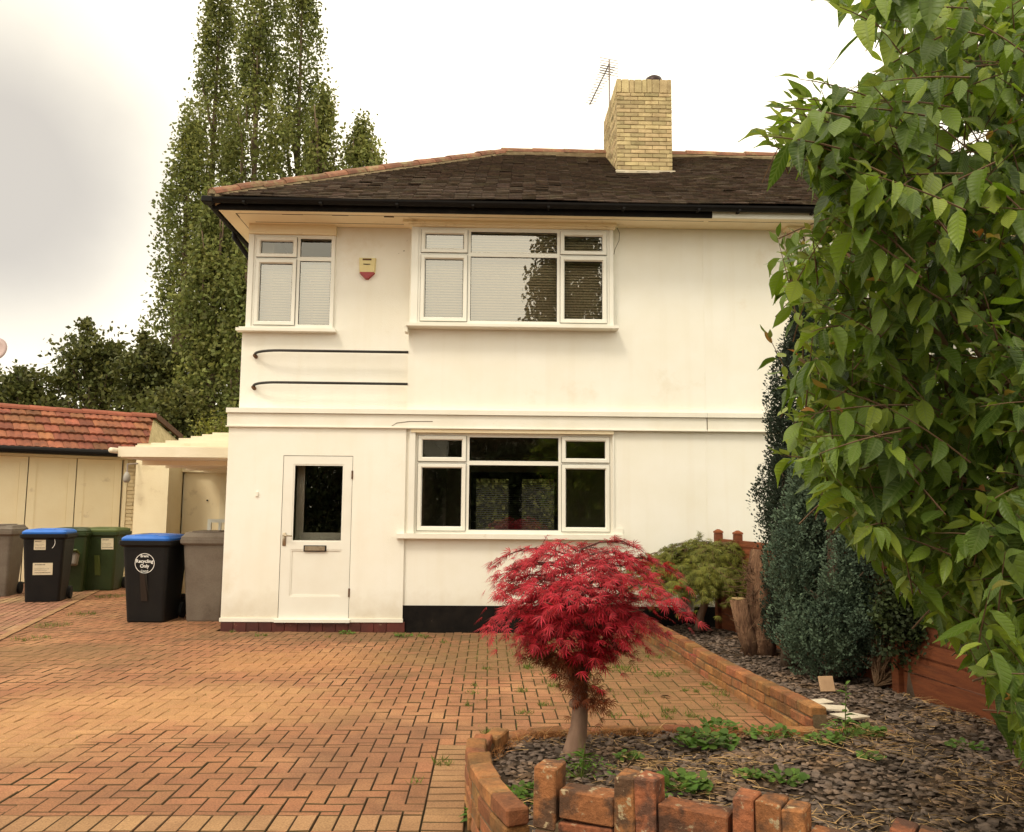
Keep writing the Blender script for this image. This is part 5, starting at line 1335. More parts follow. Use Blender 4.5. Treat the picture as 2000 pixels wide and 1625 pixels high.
for k in range(330):
    f = random.random(); z = 3.0+9.9*f; rr = (2.7-1.3*f)*sqrt(random.random()); a = random.uniform(0, 2*pi)
    cen.append((3.3+rr*cos(a), -14.5+rr*sin(a), z))
    if k % 8 == 0: limb(tr, (2.9, -14.5, 2.5+z*.3), cen[-1], .06, .01, 5, .06, 5)
tr.build('trunk', 'bark', bt, smooth=True)
V, Q = leaf_cloud(np.array(cen), np.full((330, 3), .28), 60, .19, .2, 1.2); fastmesh('crown', V, Q, 'hedge', bt)
for i, (x_, y_, h_) in enumerate(((-.9, -14, 7.8), (.3, -14.4, 7.5))):
    b2_ = thing('street_tree', (x_, y_, 0), ('thin sapling across the road mirrored low in the middle upper pane', 'thicker sapling across the road mirrored beside the thin one')[i], 'tree')
    tr = MB(); tr.tube([(x_, y_, 0), (x_, y_, h_*.9)], [.1, .03], 6); tr.build('trunk', 'bark', b2_)
    cen = np.stack([x_+rng.normal(0, .35, 60), y_+rng.normal(0, .35, 60), rng.uniform(1.5, h_, 60)], 1); V, Q = leaf_cloud(cen, np.full((60, 3), .2), 50, .17, .2, 1); fastmesh('crown', V, Q, 'hedge', b2_)
copy_tree(house, None, (4.5, -17.6, 0), pi, None, 'white semi-detached house across the road, seen only in reflections')
copy_tree(nbr, None, (-.7, -17.6, 0), pi, None, 'attached half of the house across the road, seen only in reflections')
gw = thing('sky_screen', (3, 24, 0), 'added brown screen hiding the sky behind the rear garden shrubs', 'wall'); q = MB(); q.box(-3.6, 9.5, 23.9, 24.1, 0, 3.1); q.build('screen_board', 'mortarbrown', gw)  # added screen, blocks the sky that would show through the hedge gaps
gh = thing('garden_hedge', (0, 22, 0), 'green garden shrubs seen through the room and its rear doors', 'hedge'); hedge_mesh(gh, -3.2, 9, 21.5, 23.5, 3.4, 34000, 'broad', .14)

# ------------------------------------------------------------------ conifers, stump, maples
def conifer(loc, rad, z0, z1, nplume, per, mat, label, lsz, trunk_h=.3, seed=1, vdir=.8):
    t = thing('conifer', loc, label, 'conifer', 'conifers by the fence'); x, y, zb = loc
    tr = MB(); tr.tube([(x, y, zb), (x+.03, y, zb+(z1-zb)*.5), (x, y, z1*.96)], [.07, .05, .012], 8)
    for k in range(26):
        a = random.uniform(0, 2*pi); h = zb+.05+random.random()*(z0-zb+.5); r_ = rad*random.uniform(.4, .85)
        limb(tr, (x, y, h), (x+r_*cos(a), y+r_*sin(a), h+random.uniform(-.02, .35)), .018, .005, 5, .1, 5)
    tr.build('trunk', 'bark', t, smooth=True)
    cen = []; 
    P_, D_, S_ = [], [], []
    for k in range(nplume):
        a = random.uniform(0, 2*pi); f = random.random(); z = z0+(z1-z0)*f
        pr = np.interp(f, [0, .12, .45, .8, 1], [.72, .95, 1, .62, .06])*(1+.12*sin(f*17+seed)+.1*sin(a*3+seed)); r_ = rad*pr*random.uniform(.55, 1.10)
        cx_, cy_ = x+r_*cos(a), y+r_*sin(a); L_ = random.uniform(.18, .42); w_ = random.uniform(.05, .11)
        m_ = per; ff = rng.random(m_); aa = rng.uniform(0, 2*pi, m_); wr = w_*np.sqrt(np.maximum(.05, 1-(2*ff-1)**2))*rng.uniform(.75, 1.05, m_)
        P_.append(np.stack([cx_+wr*np.cos(aa), cy_+wr*np.sin(aa), z-L_/2+L_*ff], 1))
        D_.append(np.stack([np.cos(aa)*.9, np.sin(aa)*.9, np.full(m_, vdir)], 1)+rng.normal(0, .35, (m_, 3)))
    P_ = np.concatenate(P_); D_ = np.concatenate(D_); n_ = len(P_)
    T_ = np.array([[0, 0, 0], [-.28, .5, .05], [0, 1, 0], [.28, .5, .05]])
    V, Q = instance(T_, KQ, P_, basis(D_, rand_dir(n_), rng.uniform(.6, 1.4, n_)*lsz)); fastmesh('foliage', V, Q, mat, t); return t
conifer((3.10, 8.1, BZ), .44, .30, 3.5, 700, 100, 'conif', 'tall dark green conifer against the wall end of the fence', .028, seed=2)
conifer((2.86, 7.1, BZ), .40, .24, 2.05, 300, 300, 'teal', 'plump blue-green conifer standing between the stump and the leaning tile', .024, seed=5)
conifer((2.66, 7.6, BZ), .17, .35, 1.9, 110, 150, 'conif', 'narrow dark conifer squeezed between the stump and the blue-green one', .022, seed=7)
# dry fir twig undergrowth under the conifer
dr2 = thing('dead_shrub', (3.1, 6.75, BZ), 'bare brown twiggy shrub below the right side of the blue-green conifer', 'shrub')
q = MB()
for k in range(70):
    a = random.uniform(-.4, 1.6); L_ = random.uniform(.25, .75); b = Vector((3.05, 6.75, BZ))
    e = b+Vector((cos(a)*L_*.8, random.uniform(-.5, .3)*L_, abs(sin(a))*L_*.8+.05)); pts = limb(q, b, e, .008, .002, 5, .12, 4)
    for m_ in range(3):
        s_ = pts[random.randint(2, 5)]; limb(q, s_, s_+Vector((random.uniform(-.15, .2), random.uniform(-.1, .1), random.uniform(-.02, .18))), .003, .001, 3, .1, 3)
q.build('twigs', 'twig', dr2)
broad_tree(1785, 1105, 76, 6.5, 190, 'dark shrub against the fence under the cherry branches', 'hedge', 'shrub', 'shrubs', 110, .040, .26, False, .35)
# stump
sx, sy = 2.60, 8.25
sp = thing('tree_stump', (sx, sy, BZ), 'shaggy cut-back brown tree stump with a short sawn stub on its left', 'stump')
q = MB()
def shaggy(pts, rr, n_=14):
    q.tube(pts, rr, n_)
shaggy([(sx, sy, BZ-.02), (sx+.02, sy, BZ+.15), (sx+.04, sy, BZ+.45), (sx+.02, sy, BZ+.75), (sx+.035, sy, BZ+.98)], [.17, .13, .12, .10, .06])
sy2 = sy-.07
shaggy([(sx-.06, sy2, BZ), (sx-.15, sy2, BZ+.25), (sx-.20, sy2, BZ+.52)], [.09, .075, .07])
shaggy([(sx+.0, sy, BZ+.3), (sx-.06, sy, BZ+.6), (sx-.075, sy, BZ+.78)], [.04, .028, .02], 8)
vs = []
for v in q.v:
    a = atan2(v[1]-sy, v[0]-sx); k = .018*sin(a*9+v[2]*3)+.012*sin(a*17); vs.append((v[0]+k*cos(a), v[1]+k*sin(a), v[2]+random.uniform(-.01, .01)))
q.v = vs
for k in range(120):
    a = random.uniform(0, 2*pi); z = BZ+random.random()*.85; r_ = .12
    b = Vector((sx+.02+r_*cos(a), sy+r_*sin(a), z)); limb(q, b, b+Vector((cos(a)*.04, sin(a)*.04, random.choice([-1, 1])*random.uniform(.03, .10))), .007, .002, 2, .1, 3)
so2 = q.build('trunk', 'stump', sp, smooth=True)
q = MB(); q.lathe((sx-.20, sy2), [(.066, BZ+.515), (.068, BZ+.528), (.01, BZ+.530)], 16); q.build('cut_face', 'cutwood', sp)
q = MB()
for k in range(46):
    b = Vector((sx-.1+random.uniform(-.06, .06), sy-.1, BZ+random.uniform(.05, .9))); d_ = Vector((random.uniform(-1, .4), random.uniform(-.4, .2), random.uniform(-.2, .7))).normalized()
    limb(q, b, b+d_*random.uniform(.10, .32), .004, .0015, 4, .15, 4)
q.build('twigs', 'twig', sp)

LOBES = []
def palm_template(n_l=7, spread=1.25):
    V = []; Qs = []
    for k in range(n_l):
        a = -spread+2*spread*k/(n_l-1); L_ = (1-.42*abs(a)/spread); w = .052; s_, c_ = sin(a), cos(a)
        i = len(V); dz = -.18*L_
        # two quads per lobe, curved
        P0 = np.array([0, 0, 0]); 
        def pt(t, off, z): return [s_*t*L_+c_*off, c_*t*L_-s_*off, z]
        V += [pt(.0, -.008, 0), pt(.0, .008, 0), pt(.5, .5*w+.015, -.03), pt(.5, -.5*w-.015, -.03), pt(1, .002, dz), pt(1, -.002, dz)]
        Qs += [[i, i+1, i+2, i+3], [i+3, i+2, i+4, i+5]]
    return np.array(V), np.array(Qs)
PT, PQ = palm_template()
def maple(loc, label, crown_c, rx, ry, rz, ntiers, per, leaf, mats, trunk, name='maple_tree', droop=.9, low=0, twigmat='redtwig', over=None, prof=(.42, .74, 1, .95, .60), zprof=(-.62, -.28, .15, .62, .98)):
    t = thing(name, loc, label, 'tree', 'Japanese maples'); cx_, cy_, cz_ = crown_c
    q = MB(); q.tube(trunk[0], trunk[1], 12)
    vs = []
    for v in q.v: vs.append((v[0]+.005*sin(v[2]*38)+random.uniform(-.002, .002), v[1]+.005*sin(v[2]*31+v[0]*80), v[2]))
    q.v = vs
    if low:      # old pruning knot and a low fork
        kx, ky, kz = trunk[0][3]; q.lathe((kx-.035, ky-.03), [(.004, kz-.035), (.026, kz-.02), (.030, kz), (.022, kz+.018), (.010, kz+.02), (.004, kz+.012)], 10)
        a5 = Vector(trunk[0][4]); q.tube([a5-Vector((0, 0, .03)), a5+Vector((-.05, -.01, .07)), a5+Vector((-.075, -.01, .17)), a5+Vector((-.14, 0, .27))], [.034, .026, .020, .012], 9)
        q.tube([a5+Vector((.01, 0, .02)), a5+Vector((.06, -.02, .09)), a5+Vector((.10, -.01, .18)), a5+Vector((.17, .02, .25))], [.028, .022, .016, .010], 9)
    top = Vector(trunk[0][-1]); tips = []
    for k in range(16):
        a = 2*pi*k/16+random.uniform(-.2, .2); e = Vector((cx_+rx*.62*cos(a), cy_+ry*.62*sin(a), cz_+rz*random.uniform(.0, .5)))
        m_ = top.lerp(e, .45)+Vector((0, 0, rz*.30)); q.tube([top-Vector((0, 0, .04)), top.lerp(m_, .5)+Vector((0, 0, .02)), m_, m_.lerp(e, .6), e], [.016, .011, .008, .005, .003], 6); tips.append(e)
    q.build('trunk', 'mbark', t, smooth=True)
    tw = MB(); Pp, Dd, Nn, Ss = [], [], [], []
    for k in range(ntiers):
        f = (k+.5)/ntiers; a = k*2.39996+random.uniform(-.3, .3)
        reach = rx*float(np.interp(f, [0, .2, .5, .8, 1], prof))*random.uniform(.52, 1.16)
        zc = cz_+rz*float(np.interp(f, [0, .2, .5, .8, 1], zprof))+random.uniform(-.05, .05)*rz
        outv = np.array([cos(a), sin(a)*ry/rx, 0]); side = np.array([-sin(a), cos(a), 0])
        uu = rng.beta(2.2, 1.3, per)*.9+.12; vv = rng.normal(0, 1, per); wd_ = (.07+.17*uu)*rx*1.25
        def zz(u_): return zc+rz*.22*np.sin(np.minimum(u_, 1)*2.6)-droop*rz*.42*u_**3
        p_ = np.array([cx_, cy_, 0])+outv*(uu*reach)[:, None]+side*(vv*wd_*.55)[:, None]
        p_[:, 2] = zz(uu)-np.abs(vv)**1.5*.05*rx+rng.normal(0, .008, per)
        d_ = outv*(1.05-.3*uu)[:, None]+side*(vv*.42)[:, None]+rng.normal(0, .22, (per, 3)); d_[:, 2] += .15-droop*1.25*uu**1.5
        Pp.append(p_); Dd.append(d_); Nn.append(np.tile([0, 0, 1.], (per, 1))+outv*.45+rng.normal(0, .3, (per, 3))); Ss.append(rng.uniform(.65, 1.25, per)*leaf)
        tw.tube([(cx_+outv[0]*reach*u_, cy_+outv[1]*reach*u_, float(zz(u_))-.012) for u_ in (.05, .3, .6, .85, 1.02)], [.006, .005, .0035, .002, .001], 4)
        for m_ in range(3):
            u0 = random.uniform(.3, .7); sg_ = random.choice([-1, 1]); u1 = u0+.3
            b0_ = np.array([cx_, cy_, 0])+outv*u0*reach; b1_ = np.array([cx_, cy_, 0])+outv*u1*reach+side*sg_*.16*rx; tw.tube([(b0_[0], b0_[1], float(zz(u0))-.012), (b1_[0], b1_[1], float(zz(u1))-.02)], [.0025, .001], 4)
    Pp, Dd, Nn, Ss = map(np.concatenate, (Pp, Dd, Nn, Ss))
    V, Q = instance(PT, PQ, Pp, basis(Dd, Nn, Ss)); fastmesh('crown', V, Q, mats[0], t)
    if low:
        n_ = low; z = rng.uniform(0, 1, n_); tp = np.array(trunk[0][-1])
        cs = np.array([[tp[0]-.13, tp[1]-.08, tp[2]-.06], [tp[0]-.06, tp[1]-.06, tp[2]-.16], [tp[0]+.10, tp[1]-.05, tp[2]-.02], [tp[0]+.03, tp[1]-.06, tp[2]-.27], [tp[0]-.26, tp[1]-.1, tp[2]-.02], [tp[0]-.02, tp[1]+.05, tp[2]-.06]])[rng.integers(0, 6, n_)]
        p_ = cs+rng.normal(0, 1, (n_, 3))*np.array([.05, .045, .04])
        d_ = (p_-tp)*np.array([5, 5, 1])+rng.normal(0, .4, (n_, 3)); d_[:, 2] -= .8
        V, Q = instance(PT, PQ, p_, basis(d_, rand_dir(n_)+np.array([0, -.5, .5]), rng.uniform(.6, 1.1, n_)*leaf)); fastmesh('lower_foliage', V, Q, mats[1], t)
    if over:      # a thin whip above the crown
        for (wx, wz, hgt) in over:
            b_ = Vector((wx, cy_, wz)); e_ = b_+Vector((hgt*.35, 0, hgt)); tw.tube([b_, b_.lerp(e_, .5)+Vector((-.01, 0, 0)), e_], [.0025, .002, .001], 4)
            pw_ = np.array([list(b_.lerp(e_, f)) for f in rng.uniform(.15, 1, 14)])+rng.normal(0, .012, (14, 3))
            V, Q = instance(PT, PQ, pw_, basis(rng.normal(0, .6, (14, 3))+np.array([.5, -.2, .1]), rng.normal(0, .3, (14, 3))+np.array([0, 0, 1.]), rng.uniform(.5, .9, 14)*leaf)); fastmesh('shoot', V, Q, mats[0], t)
    tw.build('twigs', twigmat, t); return t
mb_ = G(1127, 1474, BZ); my = mb_[1]
mc = P(1128, 1195, my)
def mp(px, py): p = P(px, py, my); return (p[0], my, p[2])
maple((mb_[0], my, BZ), 'low weeping red Japanese maple in the slate bed in front of the house', (mc[0], my, mp(1128, 1190)[2]), .61, .55, .34, 56, 74, .066, ('redleaf', 'rustleaf'),
      ([mp(1122, 1480), mp(1124, 1462), mp(1131, 1420), mp(1132, 1370), mp(1130, 1330), mp(1138, 1290), mp(1145, 1262)], [.078, .060, .047, .044, .046, .032, .026]), low=520, droop=.62, over=[(mp(1055, 1085)[0], mp(1055, 1085)[2], .12), (mp(1000, 1115)[0], mp(1000, 1115)[2], .06)])
gy = 9.75
def mg(px, py): p = P(px, py, gy); return (p[0], gy, p[2])
gb = G(1365, 1228, BZ)
gc = mg(1378, 1130)
maple((gb[0], gy, BZ), 'green weeping Japanese maple beside the wall and the fence posts', (gc[0], gy-.1, mg(1378, 1122)[2]), 1.16, .5, .38, 104, 66, .088, ('greenmaple', 'greenmaple'),
      ([mg(1366, 1232), mg(1368, 1205), mg(1376, 1180), mg(1384, 1150)], [.06, .042, .04, .03]), droop=.85, twigmat='twig', prof=(.55, .95, 1, .75, .42), zprof=(-.35, -.10, .2, .6, .92), over=[(mg(1262, 1100)[0], mg(1262, 1100)[2], .05), (mg(1360, 1050)[0], mg(1360, 1050)[2], .07)])

# ------------------------------------------------------------------ big cherry in the right foreground
def ser_leaf():
    ts = [0, .12, .28, .45, .62, .78, .90, 1.0]; wd = [.02, .15, .245, .265, .225, .135, .05, .004]
    V, U = [], []
    for t_, w in zip(ts, wd):
        z = .10*t_-.26*t_*t_
        for sx in (-1, 0, 1):
            V.append([sx*w, t_, z+abs(sx)*w*.38+(.02 if sx else 0)*sin(t_*14)]); U.append([.5+sx*w, t_])
    Qs = []
    for r in range(len(ts)-1):
        for c in (0, 1): i = r*3+c; Qs.append([i, i+1, i+4, i+3])
    return np.array(V), np.array(Qs), np.array(U)
CT, CQ, CU = ser_leaf()
POLY = [(1640, -60), (1650, 20), (1700, 70), (1735, 95), (1700, 150), (1640, 150), (1560, 165), (1500, 225), (1478, 270), (1500, 310), (1560, 325), (1600, 370), (1600, 420), (1530, 455), (1512, 500), (1510, 560), (1545, 640), (1545, 700), (1520, 750), (1530, 830), (1560, 900), (1570, 960), (1620, 1010), (1690, 1075), (1735, 1130), (1780, 1185), (1835, 1240), (1890, 1290), (1935, 1350), (1965, 1430), (2020, 1520), (2420, 1520), (2420, -60)]
PX = np.array(POLY)
def inpoly(x, y):
    ins = np.zeros(len(x), bool); j = len(PX)-1
    for i in range(len(PX)):
        xi, yi = PX[i]; xj, yj = PX[j]
        c = ((yi > y) != (yj > y)) & (x < (xj-xi)*(y-yi)/(yj-yi+1e-9)+xi); ins ^= c; j = i
    return ins
cht = thing('cherry_tree', (2.75, 3.5, BZ), 'large leafy cherry tree filling the right foreground', 'tree')
tb = Vector((2.75, 3.5, BZ)); q = MB()
q.tube([tb, (2.72, 3.5, .7), (2.66, 3.48, 1.3)], [.11, .085, .07], 10)
limbs = []
for (ex, ey, d_) in ((1560, 700, 3.3), (1700, 930, 3.2), (1600, 430, 3.3), (1720, 200, 3.0), (1560, 250, 2.7), (1900, 60, 3.2), (1850, 600, 2.9), (1930, 1150, 3.0), (1780, 860, 3.0), (2100, 300, 3.4), (2200, 800, 3.3), (1900, 1330, 3.1), (1990, -80, 3.4), (1800, 430, 3.1)):
    e = Vector(P(ex, ey, d_)); m_ = tb.lerp(e, .5)+Vector((0, 0, .35)); s_ = Vector((2.7, 3.49, random.uniform(.6, 1.3)))
    pts = [s_, s_.lerp(m_, .5)+Vector((0, 0, .05)), m_, m_.lerp(e, .5)+Vector((0, 0, .06)), e]
    q.tube(pts, [.032, .024, .016, .010, .004], 7); limbs.append((m_, e))
q.build('trunk', 'twig', cht, smooth=True)
tw = MB(); Pp, Dd, Nn, Ss, Tp = [], [], [], [], []
def shoot(a, d_, L_, lsz, nleaf, tipn=3, chk=False):
    """a shoot with alternate drooping leaves"""
    a = np.array(a); d_ = d_/np.linalg.norm(d_); pts = []
    g_ = np.array([0, 0, -.25])
    for k in range(5):
        f = k/4; pts.append(a+d_*L_*f+g_*L_*f*f*.5)
    if chk:
        ex, ey = proj(np.array([pts[0], pts[2], pts[4]])); okp = inpoly(ex-6, ey)
        if not (okp[1] and okp[2]): return
    tw.tube([tuple(p) for p in pts], [.0032, .0028, .0024, .0018, .0010], 4)
    sd_ = np.cross(d_, [0, 0, 1.]); sd_ /= np.linalg.norm(sd_)+1e-9
    for k in range(nleaf):
        f = (k+.6)/nleaf; p = a+d_*L_*f+g_*L_*f*f*.5; sgn = 1 if k % 2 else -1
        tipf = f > 1-tipn/max(nleaf, 1)
        dd = d_*.55+sd_*sgn*random.uniform(.5, 1.0)+np.array([0, 0, random.uniform(-1.9, -.45)])
        if tipf: dd = d_*.9+sd_*sgn*.4+np.array([0, 0, random.uniform(-.25, .35)])
        nn = np.array([0, 0, 1.])+rng.normal(0, .45, 3)+np.array([-.2, -.35, 0])
        if sgn and random.random() < .5: nn = nn+sd_*sgn*.4
        Pp.append(p+dd/np.linalg.norm(dd)*.012); Dd.append(dd); Nn.append(nn); Ss.append(lsz*(1.0 if not tipf else .55)*random.uniform(.55, 1.2)); Tp.append(tipf)
cand = 0; ns = 0
while ns < 1750 and cand < 40000:
    cand += 1
    x_, y_ = random.uniform(1480, 2330), random.uniform(-60, 1500)
    if x_ > 2030 and random.random() < .5: continue
    if not inpoly(np.array([x_-18.]), np.array([y_]))[0]: continue
    dep = random.uniform(2.75, 4.5)+.0*(2000-x_)/1000
    if y_ < 420 and x_ < 1750: dep = random.uniform(2.3, 3.0)
    if x_ > 1900: dep = random.uniform(2.6, 4.0)
    # base sits to the right of the tip
    tip = np.array(P(x_, y_, dep)); L_ = random.uniform(.22, .42)
    dirv = np.array([-random.uniform(.2, 1.1), random.uniform(-.8, .25), random.uniform(-.25, .75)])
    if random.random() < .2: dirv = np.array([random.uniform(-.5, .5), random.uniform(-.9, -.2), random.uniform(.1, .9)])
    dirv /= np.linalg.norm(dirv); a = tip-dirv*L_*.9
    lsz = random.uniform(.090, .138) if y_ > 380 or x_ > 1750 else random.uniform(.105, .145)
    shoot(a, dirv, L_, lsz, random.randint(7, 10), 2, True); ns += 1
# upright young shoots in front of the white wall
for (bx, by, tx, ty, dep, nl_) in ((1560, 640, 1518, 440, 3.3, 15), (1560, 560, 1530, 470, 3.35, 9), (1555, 770, 1497, 632, 3.2, 10), (1600, 560, 1560, 450, 3.3, 12), (1640, 460, 1602, 380, 3.2, 9), (1590, 900, 1525, 880, 3.1, 9), (1640, 290, 1482, 245, 2.35, 9), (1660, 230, 1512, 190, 2.3, 7), (1700, 190, 1560, 135, 2.4, 6), (1730, 60, 1640, 0, 2.2, 6)):
    a = np.array(P(bx, by, dep)); b = np.array(P(tx, ty, dep-.05)); shoot(a, b-a, float(np.linalg.norm(b-a)), .095 if dep > 3 else .125, nl_, 3)
Pp, Dd, Nn, Ss, Tp = map(np.array, (Pp, Dd, Nn, Ss, Tp))
ctr = Pp+Dd/np.linalg.norm(Dd, axis=1, keepdims=True)*Ss[:, None]*.8
qx, qy = proj(ctr); keep = inpoly(qx+14, qy)
ns_ = keep | (np.arange(len(Pp)) >= len(Pp)-92)
keep = ns_
# sky and wall peep through a few windows in the crown
for (gx, gy_, gr) in ((1840, 255, 22), (1915, 270, 22), (1880, 300, 28), (1745, 310, 20), (1700, 305, 14), (1770, 70, 18), (1835, 330, 14)):
    keep &= ~(((qx-gx)**2+(qy-gy_)**2) < gr**2)
Tp2 = Tp & (rng.random(len(Tp)) < .8)
for nm, mk, mt_ in (('foliage', keep & ~Tp2, 'cherry'), ('young_leaves', keep & Tp2, 'cherrytip')):
    n_ = int(mk.sum()); m = basis(Dd[mk], Nn[mk], Ss[mk]); m[:, :, 0] *= rng.uniform(.62, 1.08, n_)[:, None]; m[:, :, 1] *= rng.uniform(.95, 1.2, n_)[:, None]; m[:, :, 2] *= rng.uniform(-.4, 2.4, n_)[:, None]
    V, Q = instance(CT, CQ, Pp[mk], m); fastmesh(nm, V, Q, mt_, cht, uv=np.tile(CU, (n_, 1)), smooth=True)
tw.build('twigs', 'twig', cht)
print('cherry leaves', int(keep.sum()), 'of', len(keep))

# ------------------------------------------------------------------ weeds and grass
def round_leaf():
    n_ = 8; V = [[0, 0, 0]]+[[.5*sin(a)*1.05, .45-.5*cos(a), .05*cos(2*a)] for a in np.linspace(.35, 2*pi-.35, n_)]
    Qs = [[0, 1+2*k, 2+2*k, 3+2*k] for k in range(3)]+[[0, 7, 8, 8]]
    return np.array(V), np.array(Qs[:3]+[[0, 7, 8, 1]])
RT, RQ = round_leaf()
def weed(px, py, z, size, nleaf, leaf, label, tall=0., kind='round'):
    c = G(px, py, z); t = thing('weed', (c[0], c[1], z), label, 'weed', 'weeds'); n_ = int(nleaf*1.5); size *= 1.2; leaf *= 1.05
    r_ = size*np.sqrt(rng.random(n_)); a = rng.uniform(0, 2*pi, n_); h = rng.uniform(.2, 1, n_)*(size*.45+tall*.3)*(1-.5*r_/size)
    p = np.stack([c[0]+r_*np.cos(a), c[1]+r_*np.sin(a)*.8, z+h], 1)
    d_ = np.stack([np.cos(a), np.sin(a), rng.uniform(-.3, .5, n_)], 1)+rng.normal(0, .3, (n_, 3))
    if kind == 'round': V, Q = instance(RT, RQ, p, basis(d_, np.array([0, -.25, 1.])+rng.normal(0, .3, (n_, 3)), rng.uniform(.6, 1.3, n_)*leaf))
    else: V, Q = instance(CT[:, :]*[.7, 1, 1], CQ, p, basis(d_, np.array([0, -.2, 1.])+rng.normal(0, .3, (n_, 3)), rng.uniform(.6, 1.3, n_)*leaf))
    fastmesh('leaves', V, Q, 'weed', t)
    q = MB()
    for k in range(min(22, n_)): q.tube([(c[0]+.2*(p[k][0]-c[0]), c[1]+.2*(p[k][1]-c[1]), z-.01), tuple(p[k])], [.002, .0012], 4)
    if tall:
        top = (c[0]+.02, c[1], z+tall); q.tube([(c[0], c[1], z-.01), (c[0]+.01, c[1], z+tall*.5), top], [.004, .003, .0015], 5)
        m_ = 16; f = rng.uniform(.15, 1, m_); a = rng.uniform(0, 2*pi, m_)
        p = np.stack([c[0]+.02*f, np.full(m_, c[1]), z+tall*f], 1); d_ = np.stack([np.cos(a), np.sin(a), rng.uniform(-.1, .6, m_)], 1)
        V, Q = instance(CT*[.6, 1, 1], CQ, p, basis(d_, np.tile([0, 0, 1.], (m_, 1))+rng.normal(0, .2, (m_, 3)), rng.uniform(.05, .09, m_)*(1.2-.6*f))); fastmesh('stem_leaves', V, Q, 'weed', t)
    q.build('stems', 'grass', t)
weed(1375, 1452, BZ, .15, 90, .040, 'low round-leaved weed patch right of the red maple trunk')
weed(1408, 1424, BZ, .10, 50, .034, 'leafy weed clump on the back brick edging, behind the round-leaved patch')
weed(1325, 1540, BZ, .13, 90, .036, 'bushy bright weed growing just behind the castellated wall')
weed(1505, 1438, BZ, .13, 55, .028, 'flat weed patch by the corner where the paving meets the slate')
weed(1650, 1440, BZ, .09, 30, .04, 'tall thistle-like weed rising in front of the pale tiles', tall=.33, kind='leaf')
weed(1612, 1448, BZ, .09, 45, .032, 'bright low weed left of the tall thistle-like weed')
weed(1695, 1432, BZ, .08, 40, .036, 'dark green weed tuft right of the tall thistle-like weed')
weed(1035, 1558, BZ, .11, 80, .028, 'small-leaved weed tucked behind the leftmost upright brick')
weed(1135, 1515, BZ, .14, 60, .028, 'thin straggly weed in front of the red maple trunk', tall=.16, kind='leaf')
weed(1225, 1478, BZ, .06, 30, .024, 'small weed in the slate between trunk and round-leaved patch')
weed(1530, 1523, BZ, .08, 34, .032, 'weed with a few broad leaves in the middle of the near slate bed')
weed(1465, 1515, BZ, .06, 24, .026, 'little weed left of the broad-leaved one in the near slate bed')
weed(1700, 1478, BZ, .05, 16, .03, 'tiny weed on the bare slate towards the right')
weed(1890, 1462, BZ, .09, 24, .028, 'sparse weed under the lowest cherry branches')
weed(950, 1600, .0, .07, 60, .05, 'bright green weed at the foot of the curved edging', kind='leaf')
weed(560, 1229, .0, .08, 22, .06, 'broad-leaved weed under the door threshold')
weed(678, 1238, .0, .07, 40, .035, 'weed tuft at the wall right of the front door', kind='leaf')
weed(788, 1243, .0, .08, 40, .035, 'weed tuft where the tile plinth meets the black plinth', kind='leaf')
weed(830, 1245, .0, .06, 20, .025, 'small weed tuft against the black plinth', kind='leaf')
weed(1640, 1300, BZ, .06, 16, .03, 'tiny weed under the blue-green conifer')
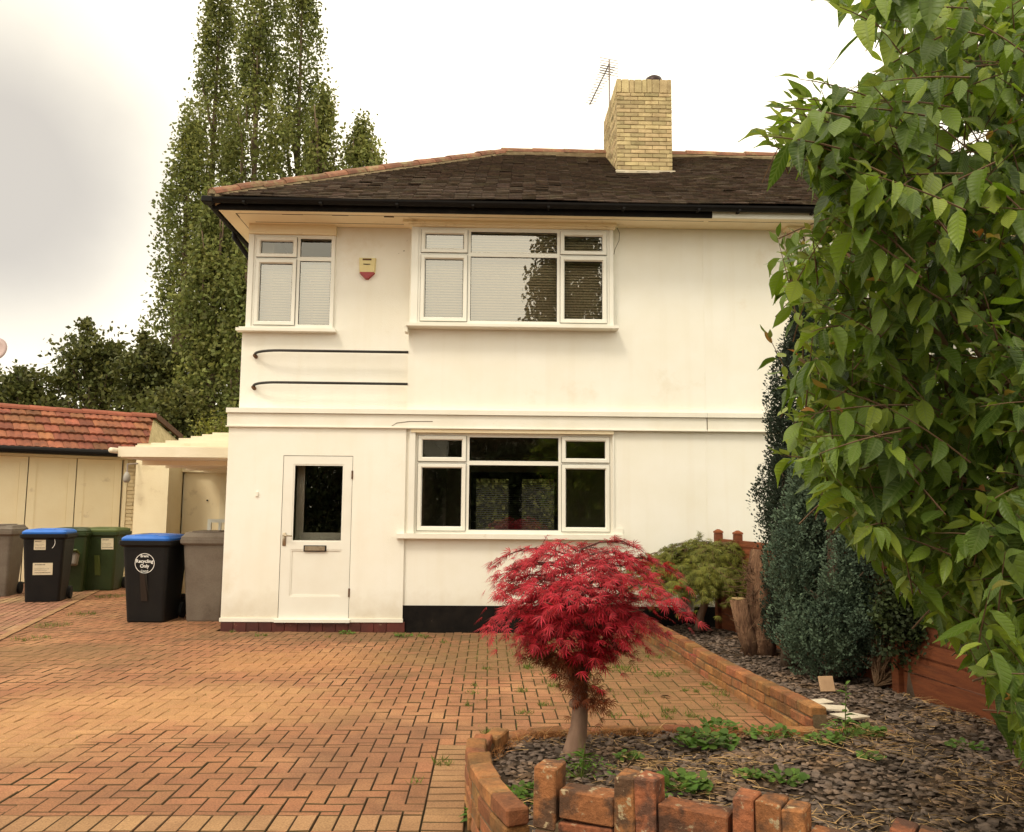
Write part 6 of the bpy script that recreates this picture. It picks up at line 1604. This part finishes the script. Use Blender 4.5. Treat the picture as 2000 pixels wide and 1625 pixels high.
# grass tufts between the pavers
Pp, Dd, Ll = [], [], []
tufts = [(865, 1490, .06, 70), (957, 1432, .055, 60), (1020, 1350, .05, 60), (1065, 1378, .045, 45), (1080, 1340, .05, 45), (1215, 1308, .16, 240), (1290, 1318, .12, 120), (1305, 1390, .07, 60), (1305, 1402, .05, 40), (1352, 1400, .05, 40), (1375, 1338, .04, 40), (950, 1307, .05, 40), (1035, 1305, .07, 50), (1255, 1400, .06, 40), (1160, 1345, .06, 40), (1275, 1283, .09, 60), (1180, 1290, .10, 60), (870, 1255, .05, 30), (100, 1222, .22, 200), (60, 1248, .2, 120), (215, 1165, .25, 200), (160, 1200, .2, 160), (1010, 1280, .08, 50), (810, 1530, .03, 14), (1200, 1400, .06, 40), (640, 1245, .04, 20), (450, 1235, .05, 24)]
for k in range(46):
    tufts.append((random.uniform(880, 1560) if k % 3 else random.uniform(430, 1500), random.uniform(1245, 1405) if k % 3 else 1242, random.uniform(.02, .07), random.randint(8, 40)))
for (px, py, r_, n_) in tufts:
    _c = G(px, py)
    if _c[0] > rightX(_c[1])-.08 or (_c[1] > 10.2 and _c[0] > -3.2) or (_c[1] < 5.4 and _c[0] > -.1): continue
    c = G(px, py); th = rng.uniform(0, 2*pi, n_); rr = r_*np.sqrt(rng.random(n_))
    Pp.append(np.stack([c[0]+rr*np.cos(th), c[1]+rr*np.sin(th), np.full(n_, -.005)], 1)); Dd.append(np.stack([rng.normal(0, .5, n_), rng.normal(0, .5, n_), rng.uniform(.3, 1, n_)], 1)); Ll.append(rng.uniform(.02, .055, n_))
# fine moss/grass in the joints of the far right half
n_ = 26000; gx = rng.uniform(-3.3, 1.9, n_); gy_ = rng.uniform(5.6, 10.2, n_); k = (rng.random(n_) < np.clip((gx+1.2)/3.2, .03, 1)*np.clip((gy_-5.2)/3, .2, 1)) & (np.sin(gx*2.3+1)+np.sin(gy_*2.9+gx) > -.5)
gx, gy_ = gx[k], gy_[k]; sn = rng.random(len(gx)) < .5; gx = np.where(sn, np.round(gx*10)/10, gx); gy_ = np.where(sn, gy_, np.round(gy_*10)/10); m_ = len(gx)
Pp.append(np.stack([gx, gy_, np.full(m_, -.012)], 1)); Dd.append(np.stack([rng.normal(0, .6, m_), rng.normal(0, .6, m_), rng.uniform(.3, 1, m_)], 1)); Ll.append(rng.uniform(.016, .042, m_))
Pp, Dd, Ll = map(np.concatenate, (Pp, Dd, Ll))
blades('joint_grass', Pp, Dd, Ll, Ll*.16, 'grass', 'grass tufts and moss growing in the driveway joints', 'grass')
# dead leaf on the drive
for (px, py) in ((1290, 1364),):
    c = G(px, py); t = thing('dead_leaf', (c[0], c[1], 0), 'single dark curled dead leaf on the paving', 'leaf')
    V, Q = instance(CT, CQ, np.array([[c[0], c[1], .012]]), basis(np.array([[1, .1, .1]]), np.array([[0, .2, 1.]]), [.09])); fastmesh('blade', V, Q, 'debris', t)
